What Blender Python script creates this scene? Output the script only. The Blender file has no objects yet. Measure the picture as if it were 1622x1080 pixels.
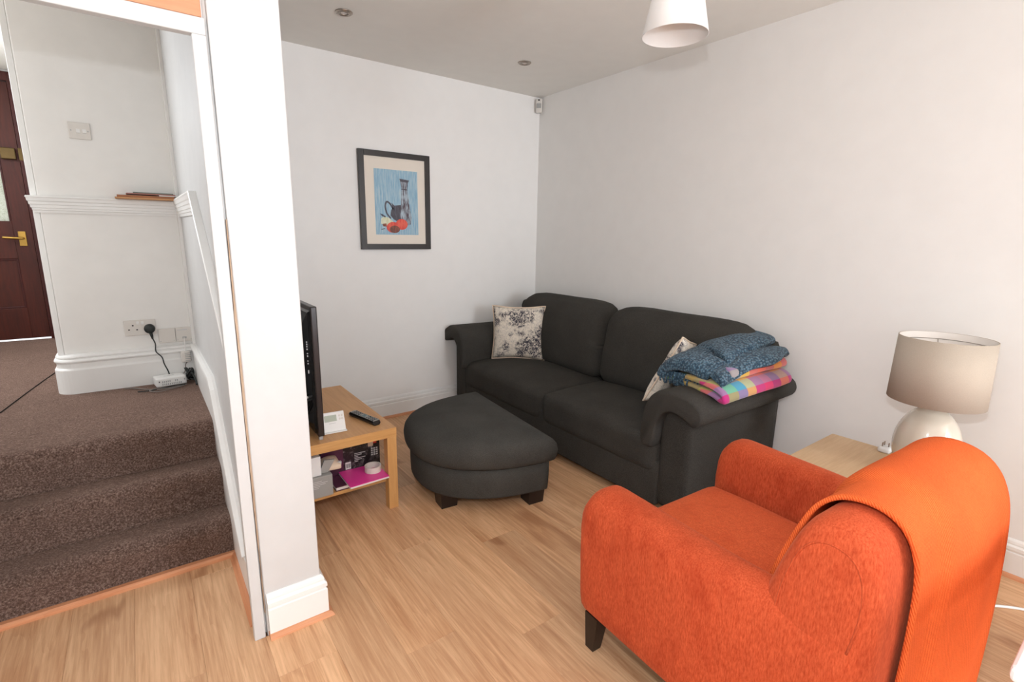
import bpy, bmesh, math, random
from mathutils import Vector, Matrix, noise
random.seed(7)
SC = bpy.context.scene
COL = SC.collection
PI = math.pi

# ------------------------------------------------------------------ camera
CAM_LOC = Vector((-2.977, -3.6622, 1.4461))
CAM_R = Vector((0.8050545, -0.59299382, 0.01567114))
CAM_U = Vector((0.10987551, 0.17502483, 0.97841386))
CAM_F = Vector((0.58293621, 0.78595461, -0.20606003))
cd = bpy.data.cameras.new('camera')
cam = bpy.data.objects.new('camera', cd)
COL.objects.link(cam)
cam.matrix_world = Matrix(((CAM_R.x, CAM_U.x, -CAM_F.x, CAM_LOC.x),
                           (CAM_R.y, CAM_U.y, -CAM_F.y, CAM_LOC.y),
                           (CAM_R.z, CAM_U.z, -CAM_F.z, CAM_LOC.z), (0, 0, 0, 1)))
cd.sensor_fit = 'HORIZONTAL'
cd.sensor_width = 36.0
cd.lens = 794.107 / 1622 * 36.0
cd.clip_start = 0.03
SC.camera = cam

# ------------------------------------------------------------------ world, lights, exposure
W = bpy.data.worlds.new('world')
SC.world = W
W.use_nodes = True
bg = W.node_tree.nodes['Background']
bg.inputs[0].default_value = (0.93, 0.97, 1.0, 1)
bg.inputs[1].default_value = 1.3
SC.view_settings.view_transform = 'Standard'
SC.view_settings.look = 'None'
SC.view_settings.gamma = 1
SC.view_settings.use_curve_mapping = False
SC.view_settings.exposure = 0.10

def lamp(name, kind, energy, loc, color, size=0.1, direction=None, size_y=None):
    l = bpy.data.lights.new(name, kind)
    l.energy = energy
    l.color = color
    if kind == 'AREA':
        l.shape = 'RECTANGLE'
        l.size = size
        l.size_y = size_y or size
    else:
        l.shadow_soft_size = size
    o = bpy.data.objects.new(name, l)
    COL.objects.link(o)
    o.location = loc
    if direction:
        o.rotation_euler = Vector(direction).to_track_quat('-Z', 'Y').to_euler()
    return o

# camera-mounted flash: sits a hand's breadth above the lens
lamp('camera_flash', 'POINT', 46.0, CAM_LOC + CAM_U * 0.235, (0.90, 0.97, 1.055), 0.022)
# unseen daylight fill behind the photographer, added and sized to even out the walls
lamp('rear_daylight_fill', 'AREA', 128.0, (-.72, -7.5, 1.30), (0.895, 0.97, 1.06), 1.1, (0, 1, 0.05), 2.3)
# added fill lamp to brighten the hall, unseen beyond the stairs on the left
lamp('hall_fill', 'AREA', 37.0, (-4.5, 0.55, 2.3), (0.925, 0.97, 1.03), 1.1, (1, -0.35, -0.5), 0.5)

# ------------------------------------------------------------------ materials
def lin(c):
    return tuple((v / 255 / 12.92) if v / 255 <= 0.04045 else ((v / 255 + 0.055) / 1.055) ** 2.4 for v in c)

class NT:
    def __init__(s, name):
        s.m = bpy.data.materials.new(name)
        s.m.use_nodes = True
        s.t = s.m.node_tree
        s.b = s.t.nodes['Principled BSDF']
        s.out = s.t.nodes['Material Output']
    def n(s, t, **kw):
        nd = s.t.nodes.new(t)
        for k, v in kw.items():
            if k.startswith('i_'):
                key = k[2:].replace('_', ' ')
                nd.inputs[int(key) if key.isdigit() else key].default_value = v
            else:
                setattr(nd, k, v)
        return nd
    def l(s, a, b):
        s.t.links.new(a, b)
    def coord(s, scale=(1, 1, 1), rot=(0, 0, 0), kind='Object'):
        c = s.n('ShaderNodeTexCoord')
        m = s.n('ShaderNodeMapping')
        m.inputs['Scale'].default_value = scale
        m.inputs['Rotation'].default_value = rot
        s.l(c.outputs[kind], m.inputs[0])
        return m.outputs[0]
    def noise(s, vec, scale, detail=3, rough=0.5, dist=0.0):
        nd = s.n('ShaderNodeTexNoise')
        nd.inputs['Scale'].default_value = scale
        nd.inputs['Detail'].default_value = detail
        nd.inputs['Roughness'].default_value = rough
        nd.inputs['Distortion'].default_value = dist
        s.l(vec, nd.inputs['Vector'])
        return nd.outputs['Fac']
    def ramp(s, fac, stops, interp='LINEAR'):
        nd = s.n('ShaderNodeValToRGB')
        cr = nd.color_ramp
        cr.interpolation = interp
        while len(cr.elements) < len(stops):
            cr.elements.new(0.5)
        for e, (p, c) in zip(cr.elements, stops):
            e.position = p
            e.color = (*c, 1) if len(c) == 3 else c
        s.l(fac, nd.inputs[0])
        return nd.outputs[0]
    def mix(s, fac, a, b, blend='MIX'):
        nd = s.n('ShaderNodeMix', data_type='RGBA', blend_type=blend)
        for key, v in ((0, fac), (6, a), (7, b)):
            if hasattr(v, 'is_linked'):
                s.l(v, nd.inputs[key])
            else:
                nd.inputs[key].default_value = v if key == 0 else (*v, 1)
        return nd.outputs[2]
    def math(s, op, a, b=0.5):
        nd = s.n('ShaderNodeMath', operation=op)
        for i, v in enumerate((a, b)):
            if hasattr(v, 'is_linked'):
                s.l(v, nd.inputs[i])
            else:
                nd.inputs[i].default_value = v
        return nd.outputs[0]
    def base(s, c):
        if hasattr(c, 'is_linked'):
            s.l(c, s.b.inputs['Base Color'])
        else:
            s.b.inputs['Base Color'].default_value = (*c, 1)
    def bump(s, h, strength=0.3, dist=0.005):
        nd = s.n('ShaderNodeBump')
        nd.inputs['Strength'].default_value = strength
        nd.inputs['Distance'].default_value = dist
        s.l(h, nd.inputs['Height'])
        s.l(nd.outputs[0], s.b.inputs['Normal'])

def plain(name, rgb, rough=0.5, metal=0.0, spec=0.5, vary=0.04, bump=0.0, bscale=60, coat=0.0):
    t = NT(name)
    c = lin(rgb)
    v = t.coord()
    f = t.noise(v, 9, 3)
    t.base(t.ramp(f, [(0.3, tuple(x * (1 - vary) for x in c)), (0.7, tuple(min(1, x * (1 + vary)) for x in c))]))
    t.b.inputs['Roughness'].default_value = rough
    t.b.inputs['Metallic'].default_value = metal
    t.b.inputs['Specular IOR Level'].default_value = spec
    t.b.inputs['Coat Weight'].default_value = coat
    if bump:
        t.bump(t.noise(v, bscale, 4), bump, 0.002)
    return t.m

def fabric(name, rgb, rgb2, scale=500, rough=0.95, sheen=0.2, bump=0.35, big=5, bigamt=0.12, tint=None):
    t = NT(name)
    v = t.coord()
    a = t.noise(v, scale, 2, 0.6)
    b = t.noise(v, big, 3, 0.55)
    col = t.ramp(a, [(0.3, lin(rgb2)), (0.7, lin(rgb))])
    shade = t.ramp(b, [(0.3, (1 - bigamt,) * 3), (0.7, (1 + bigamt,) * 3)])
    t.base(t.mix(1.0, col, shade, 'MULTIPLY'))
    t.b.inputs['Roughness'].default_value = rough
    t.b.inputs['Specular IOR Level'].default_value = 0.15
    t.b.inputs['Sheen Weight'].default_value = sheen
    t.b.inputs['Sheen Roughness'].default_value = 0.4
    t.b.inputs['Sheen Tint'].default_value = (*lin(tint or rgb), 1)
    t.bump(a, bump, 0.002)
    return t.m

def wood(name, c1, c2, axis='x', scale=1.0, rough=0.45, rnd=False, knots=False):
    t = NT(name)
    s = {'x': (2.2, 30, 30), 'y': (30, 1.3, 30), 'z': (30, 30, 2.2)}[axis]
    s2 = {'x': (0.8, 7, 7), 'y': (8, 0.5, 8), 'z': (7, 7, 0.8)}[axis]
    c = t.n('ShaderNodeTexCoord')
    vec = c.outputs['Object']
    if rnd:
        oi = t.n('ShaderNodeObjectInfo')
        mul = t.n('ShaderNodeVectorMath', operation='SCALE')
        mul.inputs[0].default_value = (37.0, 91.0, 13.0)
        t.l(oi.outputs['Random'], mul.inputs['Scale'])
        add = t.n('ShaderNodeVectorMath', operation='ADD')
        t.l(vec, add.inputs[0])
        t.l(mul.outputs[0], add.inputs[1])
        vec = add.outputs[0]
    m1 = t.n('ShaderNodeMapping')
    m1.inputs['Scale'].default_value = tuple(x * scale for x in s)
    m2 = t.n('ShaderNodeMapping')
    m2.inputs['Scale'].default_value = tuple(x * scale for x in s2)
    t.l(vec, m1.inputs[0])
    t.l(vec, m2.inputs[0])
    fine = t.noise(m1.outputs[0], 3.0, 5, 0.65, 0.4)
    bigf = t.noise(m2.outputs[0], 1.0, 3, 0.5, 1.2)
    rings = t.math('FRACT', t.math('MULTIPLY', bigf, 9.0), 0)
    f = t.math('ADD', t.math('MULTIPLY', fine, 0.55), t.math('ADD', t.math('MULTIPLY', bigf, 0.40), t.math('MULTIPLY', rings, 0.06)))
    mid = tuple((a + b) / 2 for a, b in zip(lin(c1), lin(c2)))
    col = t.ramp(f, [(0.32, lin(c2)), (0.50, mid), (0.66, lin(c1))])
    if knots:
        m3 = t.n('ShaderNodeMapping')
        m3.inputs['Scale'].default_value = {'x': (1.6, 6, 6), 'y': (6, 1.6, 6), 'z': (6, 6, 1.6)}[axis]
        t.l(vec, m3.inputs[0])
        k = t.noise(m3.outputs[0], 1.3, 2, 0.5, 0.6)
        kf = t.ramp(k, [(0.64, (0, 0, 0)), (0.74, (0.55, 0.55, 0.55))])
        col = t.mix(kf, col, lin((150, 96, 60)))
    if rnd:
        tone = t.ramp(oi.outputs['Random'], [(0.0, (0.90, 0.90, 0.90)), (0.5, (1, 1, 1)), (1.0, (1.07, 1.055, 1.03))])
        col = t.mix(1.0, col, tone, 'MULTIPLY')
    t.base(col)
    t.b.inputs['Roughness'].default_value = rough
    t.b.inputs['Specular IOR Level'].default_value = 0.35
    t.bump(fine, 0.06, 0.001)
    return t.m

M = {}
M['wall'] = plain('wall_paint', (240, 237, 233), 0.75, spec=0.3, vary=0.012, bump=0.03, bscale=40)
M['ceil'] = plain('ceiling_paint', (240, 236, 229), 0.85, spec=0.2, vary=0.012)
M['gloss'] = plain('white_gloss_paint', (238, 236, 232), 0.35, vary=0.012)
M['hallwall'] = plain('hall_wall_paint', (239, 236, 231), 0.5, spec=0.4, vary=0.02, bump=0.10, bscale=9)
M['pillar'] = plain('white_paint_dimmed', (206, 205, 203), 0.5, vary=0.02, bump=0.08, bscale=7)  # white paint, darkened in colour to offset the flash on wall end and jamb
M['floor'] = wood('laminate_oak', (230, 186, 144), (182, 130, 90), 'y', 1.0, 0.46, rnd=True, knots=True)
M['floor_base'] = plain('floor_underlay', (150, 108, 74), 0.8)
M['quad'] = wood('oak_quadrant', (226, 164, 122), (196, 128, 88), 'x', 0.7, 0.45)
M['quady'] = wood('oak_quadrant_long', (226, 164, 122), (196, 128, 88), 'y', 0.7, 0.45)
M['pine'] = wood('pine_board', (220, 160, 122), (198, 134, 98), 'x', 0.5, 0.5)
M['bare'] = wood('bare_timber', (196, 172, 148), (140, 112, 90), 'z', 1.0, 0.8)
M['oak'] = wood('oak_veneer', (222, 172, 112), (198, 146, 88), 'z', 0.8, 0.42)
M['oakx'] = wood('oak_veneer_rail', (222, 172, 112), (198, 146, 88), 'x', 0.8, 0.42)
M['oaktop'] = wood('oak_veneer_top', (220, 168, 114), (196, 142, 92), 'y', 0.8, 0.42)
M['birch'] = wood('birch_veneer_top', (226, 192, 150), (206, 168, 126), 'x', 0.8, 0.4)
M['sofa'] = fabric('charcoal_weave', (78, 75, 70), (46, 44, 41), 420, sheen=0.12, bump=0.4, bigamt=0.10)
M['ottoman'] = fabric('charcoal_weave_worn', (82, 80, 76), (54, 53, 50), 420, sheen=0.15, bump=0.4, bigamt=0.14)
M['piping'] = plain('charcoal_piping', (38, 36, 34), 0.9, spec=0.1)
M['darkwood'] = wood('wenge_foot', (44, 33, 28), (26, 18, 15), 'z', 1, 0.4)
def velvet(name, hi, lo, deep, amt):
    t = NT(name)
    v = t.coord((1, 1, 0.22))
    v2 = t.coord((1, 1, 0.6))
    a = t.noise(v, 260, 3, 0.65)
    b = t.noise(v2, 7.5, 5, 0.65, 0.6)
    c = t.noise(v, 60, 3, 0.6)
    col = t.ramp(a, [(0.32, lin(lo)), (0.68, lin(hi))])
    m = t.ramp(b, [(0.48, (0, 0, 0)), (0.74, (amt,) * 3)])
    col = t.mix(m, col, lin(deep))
    t.base(t.mix(1.0, col, t.ramp(c, [(0.3, (0.93,) * 3), (0.7, (1.05,) * 3)]), 'MULTIPLY'))
    t.b.inputs['Roughness'].default_value = 0.92
    t.b.inputs['Specular IOR Level'].default_value = 0.08
    t.b.inputs['Sheen Weight'].default_value = 0.22
    t.b.inputs['Sheen Roughness'].default_value = 0.45
    t.b.inputs['Sheen Tint'].default_value = (*lin((255, 160, 120)), 1)
    t.bump(a, 0.25, 0.002)
    return t.m
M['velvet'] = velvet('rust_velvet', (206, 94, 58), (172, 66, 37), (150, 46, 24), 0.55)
M['velvetseat'] = velvet('rust_velvet_seat', (224, 106, 64), (198, 82, 47), (180, 64, 36), 0.4)  # lighter copy of the velvet, its colour raised for missing overhead light
M['lampshade'] = fabric('linen_shade', (196, 182, 166), (182, 168, 152), 700, sheen=0.05, bump=0.1, bigamt=0.03)
M['shadein'] = plain('shade_lining', (236, 228, 220), 0.8)
M['ceramic'] = plain('cream_ceramic', (214, 203, 186), 0.12, vary=0.02, coat=0.6)
M['white'] = plain('white_plastic', (236, 234, 230), 0.4, vary=0.015)
M['offwhite'] = plain('off_white_plastic', (222, 216, 208), 0.45, vary=0.02)
M['silver'] = plain('silver_print', (168, 168, 166), 0.4, metal=0.3)
M['shade'] = plain('white_pendant_shade', (240, 237, 233), 0.6, vary=0.01)
M['black'] = plain('black_plastic', (22, 21, 21), 0.28, vary=0.1)
M['gblack'] = plain('gloss_black', (14, 14, 15), 0.10, vary=0.1)
M['bezel'] = plain('tv_edge_plastic', (38, 30, 28), 0.3)
M['screen'] = plain('tv_screen', (6, 6, 8), 0.08)
M['cable'] = plain('black_cable', (34, 38, 36), 0.55)
M['gcable'] = plain('grey_cable', (120, 110, 104), 0.6)
M['wcable'] = plain('white_cable', (232, 228, 224), 0.5)
M['nickel'] = plain('brushed_nickel', (168, 158, 148), 0.28, metal=0.9)
M['bulb'] = plain('bulb_glass', (214, 204, 196), 0.15, vary=0.05)
M['brass'] = plain('aged_brass', (184, 146, 74), 0.3, metal=0.85, vary=0.15)
M['oldbrass'] = plain('dull_brass', (96, 78, 48), 0.45, metal=0.8, vary=0.2)
M['door'] = wood('mahogany_stain', (84, 34, 22), (54, 19, 12), 'z', 0.8, 0.45)
M['doorframe'] = wood('mahogany_frame', (78, 28, 24), (50, 17, 14), 'z', 0.8, 0.45)
M['frame'] = plain('black_frame', (44, 38, 35), 0.4, vary=0.08)
M['mat'] = plain('cream_mount', (232, 221, 207), 0.8, vary=0.01)
M['pink'] = plain('pink_card', (236, 58, 156), 0.35, vary=0.03)
M['paper'] = plain('paper_edge', (238, 230, 226), 0.7)
M['greybox'] = plain('grey_carton', (160, 158, 154), 0.5, vary=0.03)
M['whitebox'] = plain('white_carton', (232, 230, 228), 0.5)
M['lightgrey'] = plain('light_grey_print', (206, 204, 202), 0.6)
M['lcd'] = plain('lcd_glass', (178, 186, 170), 0.2)
M['manila'] = plain('manila_paper', (198, 146, 100), 0.7, vary=0.08)
M['brownpaper'] = plain('brown_envelope', (170, 112, 76), 0.7, vary=0.1)
M['redbrown'] = plain('red_brown_leaflet', (160, 104, 92), 0.5, vary=0.12)
M['greypaper'] = plain('grey_green_card', (120, 126, 116), 0.5, vary=0.05)
M['redprint'] = plain('red_print', (226, 70, 58), 0.4)
M['purple'] = plain('purple_print', (86, 40, 66), 0.4, vary=0.3)
M['cream'] = plain('cream_cloth', (228, 206, 182), 0.7, vary=0.05)
M['tape'] = plain('tape_roll', (226, 220, 210), 0.35)
M['rubber'] = plain('grey_rubber', (112, 130, 134), 0.6)
M['silverplastic'] = plain('silver_plastic', (150, 150, 146), 0.35, metal=0.2)
M['tabletop'] = plain('white_lacquer', (244, 243, 240), 0.25, vary=0.01)

def carpet_mat():
    t = NT('brown_carpet')
    v = t.coord()
    a = t.noise(v, 150, 4, 0.8)
    b = t.noise(v, 2.6, 3, 0.6)
    c = t.noise(v, 28, 3, 0.6)
    col = t.ramp(a, [(0.34, lin((58, 43, 37))), (0.5, lin((104, 82, 72))), (0.68, lin((158, 136, 124)))])
    sh = t.ramp(b, [(0.3, (0.86,) * 3), (0.7, (1.10,) * 3)])
    sh2 = t.ramp(c, [(0.3, (0.88,) * 3), (0.7, (1.10,) * 3)])
    t.base(t.mix(1.0, t.mix(1.0, col, sh, 'MULTIPLY'), sh2, 'MULTIPLY'))
    t.b.inputs['Roughness'].default_value = 1.0
    t.b.inputs['Specular IOR Level'].default_value = 0.03
    t.b.inputs['Sheen Weight'].default_value = 0.55
    t.b.inputs['Sheen Roughness'].default_value = 0.5
    t.b.inputs['Sheen Tint'].default_value = (*lin((190, 160, 145)), 1)
    t.bump(a, 0.9, 0.006)
    return t.m
M['carpet'] = carpet_mat()

def black_cover():
    t = NT('black_cover_print')
    v = t.coord((26, 26, 26))
    n = t.noise(v, 1.1, 5, 0.6, 1.2)
    t.base(t.ramp(n, [(0.5, lin((26, 22, 24))), (0.62, lin((84, 78, 80))), (0.74, lin((178, 172, 170)))]))
    t.b.inputs['Roughness'].default_value = 0.35
    return t.m
M['blackprint'] = black_cover()

def toile():
    t = NT('toile_print')
    v = t.coord()
    patch = t.noise(v, 9, 3, 0.6)
    pm = t.ramp(patch, [(0.46, (0, 0, 0)), (0.56, (1, 1, 1))])
    line = t.noise(v, 46, 5, 0.8, 1.2)
    lm = t.ramp(line, [(0.46, (0, 0, 0)), (0.50, (1, 1, 1)), (0.60, (1, 1, 1)), (0.64, (0, 0, 0))])
    fac = t.math('MULTIPLY', pm, lm)
    thin = t.noise(v, 17, 4, 0.7, 2.5)
    tm = t.ramp(thin, [(0.480, (0, 0, 0)), (0.495, (0.8, 0.8, 0.8)), (0.510, (0, 0, 0))])
    fac = t.math('MAXIMUM', fac, tm)
    t.base(t.mix(fac, lin((236, 225, 209)), lin((52, 50, 66))))
    t.b.inputs['Roughness'].default_value = 0.9
    t.b.inputs['Specular IOR Level'].default_value = 0.1
    t.bump(t.noise(v, 300, 2), 0.15, 0.001)
    return t.m
M['toile'] = toile()

def knit(name, rgb, rgb2, scale=60, rot=0.7, bump=0.8, d=0.004, kind='Object'):
    t = NT(name)
    v = t.coord((1, 1, 1), (0.3, 0.2, rot), kind)
    w = t.n('ShaderNodeTexWave', wave_type='BANDS')
    w.inputs['Scale'].default_value = scale
    w.inputs['Distortion'].default_value = 2.0
    w.inputs['Detail'].default_value = 2
    w.inputs['Detail Scale'].default_value = 3
    t.l(v, w.inputs[0])
    b = t.noise(v, 6, 3)
    col = t.ramp(w.outputs['Fac'], [(0.1, lin(rgb2)), (0.6, lin(rgb))])
    sh = t.ramp(b, [(0.3, (0.9,) * 3), (0.7, (1.08,) * 3)])
    t.base(t.mix(1.0, col, sh, 'MULTIPLY'))
    t.b.inputs['Roughness'].default_value = 0.95
    t.b.inputs['Specular IOR Level'].default_value = 0.1
    t.b.inputs['Sheen Weight'].default_value = 0.12
    t.b.inputs['Sheen Tint'].default_value = (*lin(rgb), 1)
    t.bump(w.outputs['Fac'], bump, d)
    return t.m
M['throw'] = knit('orange_twill_wool', (238, 114, 60), (212, 86, 38), 75, 0.75, 0.35, 0.003)
def chunky():
    t = NT('teal_chunky_knit')
    v = t.coord((1.0, 1.6, 1.3), (0.2, 0.3, 0.5))
    vo = t.n('ShaderNodeTexVoronoi')
    vo.inputs['Scale'].default_value = 62
    vo.inputs['Randomness'].default_value = 0.75
    t.l(v, vo.inputs['Vector'])
    n = t.noise(v, 130, 2, 0.6)
    h = t.math('SUBTRACT', t.math('MULTIPLY', n, 0.5), vo.outputs['Distance'])
    col = t.ramp(vo.outputs['Distance'], [(0.12, lin((108, 140, 158))), (0.62, lin((44, 68, 86)))])
    sh = t.ramp(t.noise(v, 7, 3), [(0.3, (0.85,) * 3), (0.7, (1.12,) * 3)])
    t.base(t.mix(1.0, col, sh, 'MULTIPLY'))
    t.b.inputs['Roughness'].default_value = 0.95
    t.b.inputs['Specular IOR Level'].default_value = 0.1
    t.b.inputs['Sheen Weight'].default_value = 0.2
    t.bump(h, 1.0, 0.010)
    return t.m
M['blueknit'] = chunky()

def plaid():
    t = NT('bright_plaid_wool')
    c = t.coord()
    sp = t.n('ShaderNodeSeparateXYZ')
    t.l(c, sp.inputs[0])
    fx = t.math('FRACT', t.math('MULTIPLY', t.math('ADD', sp.outputs[0], 0.03), 1.5), 0)
    fy = t.math('FRACT', t.math('MULTIPLY', t.math('ADD', sp.outputs[1], t.math('MULTIPLY', sp.outputs[2], 1.0)), 2.3), 0)
    pal = [(238, 50, 96), (180, 40, 116), (228, 140, 60), (196, 60, 130), (120, 190, 96), (60, 156, 190), (222, 196, 70), (206, 60, 120)]
    a = t.ramp(fx, [(i / 8, lin(p)) for i, p in enumerate(pal)], 'CONSTANT')
    pal2 = [(206, 46, 110), (240, 90, 70), (150, 190, 110), (190, 50, 120), (90, 160, 190), (226, 150, 80)]
    b = t.ramp(fy, [(i / 6, lin(p)) for i, p in enumerate(pal2)], 'CONSTANT')
    t.base(t.mix(0.45, a, b))
    t.b.inputs['Roughness'].default_value = 0.95
    t.b.inputs['Sheen Weight'].default_value = 0.3
    t.b.inputs['Specular IOR Level'].default_value = 0.1
    t.bump(t.noise(c, 350, 2), 0.3, 0.001)
    return t.m
M['plaid'] = plaid()

def print_blue():
    t = NT('blue_print_ground')
    v = t.coord((160, 1, 9))
    n = t.noise(v, 1.0, 4, 0.6)
    v2 = t.coord((12, 1, 12))
    n2 = t.noise(v2, 1.0, 2)
    col = t.ramp(n, [(0.32, lin((112, 152, 180))), (0.5, lin((152, 186, 202))), (0.68, lin((204, 212, 208)))])
    t.base(t.mix(t.math('MULTIPLY', n2, 0.35), col, lin((140, 176, 204))))
    t.b.inputs['Roughness'].default_value = 0.6
    return t.m
M['printblue'] = print_blue()

def print_stripe(name, dark, light, scale=170):
    t = NT(name)
    v = t.coord((scale, 1, 14))
    n = t.noise(v, 1.0, 3, 0.6)
    t.base(t.ramp(n, [(0.42, lin(dark)), (0.6, lin(light))]))
    t.b.inputs['Roughness'].default_value = 0.6
    return t.m
M['printdark'] = print_stripe('print_dark_ink', (62, 56, 62), (92, 92, 104))
M['printstripe'] = print_stripe('print_striped_ink', (84, 70, 78), (176, 190, 200), 110)
M['printred'] = print_stripe('print_red_ink', (214, 70, 58), (226, 100, 80), 60)
M['printyel'] = print_stripe('print_cream_ink', (206, 206, 170), (226, 224, 200), 60)
M['printbrown'] = print_stripe('print_brown_ink', (92, 62, 54), (150, 84, 66), 60)

def frosted():
    t = NT('obscured_glass')
    v = t.coord()
    n = t.noise(v, 90, 3, 0.7, 1.5)
    tr = t.n('ShaderNodeBsdfTranslucent')
    gl = t.n('ShaderNodeBsdfTransparent')
    col = t.ramp(n, [(0.38, lin((196, 198, 176))), (0.55, lin((240, 240, 232)))])
    t.l(col, tr.inputs[0])
    t.l(col, gl.inputs[0])
    mx = t.n('ShaderNodeMixShader')
    mx.inputs[0].default_value = 0.45
    t.l(tr.outputs[0], mx.inputs[1])
    t.l(gl.outputs[0], mx.inputs[2])
    mx2 = t.n('ShaderNodeMixShader')
    mx2.inputs[0].default_value = 0.12
    t.l(mx.outputs[0], mx2.inputs[1])
    t.l(t.b.outputs[0], mx2.inputs[2])
    t.b.inputs['Roughness'].default_value = 0.15
    t.bump(n, 0.6, 0.003)
    t.l(mx2.outputs[0], t.out.inputs[0])
    return t.m
M['frosted'] = frosted()

def clear_glass():
    t = NT('window_glass')
    gl = t.n('ShaderNodeBsdfTransparent')
    mx = t.n('ShaderNodeMixShader')
    mx.inputs[0].default_value = 0.08
    t.l(gl.outputs[0], mx.inputs[1])
    t.l(t.b.outputs[0], mx.inputs[2])
    t.b.inputs['Roughness'].default_value = 0.02
    t.l(mx.outputs[0], t.out.inputs[0])
    return t.m
M['glass'] = clear_glass()

# ------------------------------------------------------------------ mesh helpers
def mesh_obj(name, bm, mat, parent=None, smooth=False, local=False, recalc=True):
    """Link bm as one mesh object. Coordinates are world ones unless local=True (then the parent's own)."""
    if recalc:
        bmesh.ops.recalc_face_normals(bm, faces=bm.faces[:])
    me = bpy.data.meshes.new(name)
    if parent is not None and not local:
        bmesh.ops.translate(bm, verts=bm.verts[:], vec=-parent.matrix_world.translation)
    loc = None
    if parent is None and not local:
        xs = [v.co for v in bm.verts]
        loc = Vector(((min(c.x for c in xs) + max(c.x for c in xs)) / 2, (min(c.y for c in xs) + max(c.y for c in xs)) / 2, min(c.z for c in xs)))
        bmesh.ops.translate(bm, verts=bm.verts[:], vec=-loc)
    bm.to_mesh(me)
    bm.free()
    if smooth:
        for p in me.polygons:
            p.use_smooth = True
    me.materials.append(M[mat] if isinstance(mat, str) else mat)
    o = bpy.data.objects.new(name, me)
    COL.objects.link(o)
    if loc is not None:
        o.location = loc
        o.matrix_world = Matrix.Translation(loc)
    if parent is not None:
        o.parent = parent
        if not local:
            o.matrix_world = Matrix.Translation(parent.matrix_world.translation)
    return o

def thing(name, label, cat, loc, rot=(0, 0, 0), group=None):
    o = bpy.data.objects.new(name, None)
    o.empty_display_size = 0.05
    COL.objects.link(o)
    o.location = loc
    o.rotation_euler = rot
    from mathutils import Euler
    o.matrix_world = Matrix.Translation(Vector(loc)) @ Euler(rot).to_matrix().to_4x4()
    return tag(o, label, cat, group)

def tag(o, label, cat, group=None):
    o['label'] = label
    o['category'] = cat
    if group:
        o['group'] = group
    return o

def struct(o, label=None):
    o['kind'] = 'structure'
    if label:
        o['label'] = label
    return o

def bbox(bm, x0, x1, y0, y1, z0, z1, bev=0.0, seg=2):
    b2 = bmesh.new()
    r = bmesh.ops.create_cube(b2, size=1.0)
    for v in b2.verts:
        v.co = Vector((x0 + (v.co.x + .5) * (x1 - x0), y0 + (v.co.y + .5) * (y1 - y0), z0 + (v.co.z + .5) * (z1 - z0)))
    if bev:
        bmesh.ops.bevel(b2, geom=b2.edges[:], offset=bev, segments=seg, profile=0.5, affect='EDGES')
    append(bm, b2)
    return bm

def append(bm, b2, mat=None):
    mp = {}
    for v in b2.verts:
        mp[v] = bm.verts.new(mat @ v.co if mat else v.co)
    for f in b2.faces:
        try:
            bm.faces.new([mp[v] for v in f.verts])
        except ValueError:
            pass
    b2.free()

def B(*a, **k):
    return bbox(bmesh.new(), *a, **k)

def prism(poly, axis, a0, a1, bev=0.0):
    """poly: 2D points in the plane normal to axis; extruded a0..a1."""
    bm = bmesh.new()
    def P(u, v, a):
        return {'x': (a, u, v), 'y': (u, a, v), 'z': (u, v, a)}[axis]
    lo = [bm.verts.new(P(u, v, a0)) for u, v in poly]
    hi = [bm.verts.new(P(u, v, a1)) for u, v in poly]
    n = len(poly)
    bm.faces.new(lo)
    bm.faces.new(hi[::-1])
    for i in range(n):
        bm.faces.new((lo[i], hi[i], hi[(i + 1) % n], lo[(i + 1) % n]))
    if bev:
        bmesh.ops.recalc_face_normals(bm, faces=bm.faces[:])
        bmesh.ops.bevel(bm, geom=bm.edges[:], offset=bev, segments=2, profile=0.5, affect='EDGES')
    return bm

def sweep(profile, path, side=1, zfun=None):
    """profile (d,h) swept along a 2D floor path with mitres; d goes to the left (side=1) or right (-1) of travel."""
    bm = bmesh.new()
    n = len(path)
    rings = []
    for i, p in enumerate(path):
        p = Vector(p)
        d0 = (p - Vector(path[i - 1])).normalized() if i else None
        d1 = (Vector(path[i + 1]) - p).normalized() if i < n - 1 else None
        n0 = Vector((-d0.y, d0.x)) * side if d0 else None
        n1 = Vector((-d1.y, d1.x)) * side if d1 else None
        if n0 and n1:
            m = (n0 + n1).normalized()
            m = m / max(0.2, m.dot(n0))
        else:
            m = n0 or n1
        rings.append([bm.verts.new((p.x + m.x * d, p.y + m.y * d, h + (zfun(i) if zfun else 0))) for d, h in profile])
    k = len(profile)
    for a, b in zip(rings, rings[1:]):
        for j in range(k):
            bm.faces.new((a[j], a[(j + 1) % k], b[(j + 1) % k], b[j]))
    bm.faces.new(rings[0])
    bm.faces.new(rings[-1][::-1])
    return bm

def smooth_pts(pts, n=8):
    P = [Vector(p) for p in pts]
    out = []
    for i in range(len(P) - 1):
        p0 = P[max(i - 1, 0)]; p1 = P[i]; p2 = P[i + 1]; p3 = P[min(i + 2, len(P) - 1)]
        for k in range(n):
            t = k / n
            out.append(0.5 * ((2 * p1) + (p2 - p0) * t + (2 * p0 - 5 * p1 + 4 * p2 - p3) * t * t + (3 * p1 - p0 - 3 * p2 + p3) * t ** 3))
    out.append(P[-1])
    return out

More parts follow.
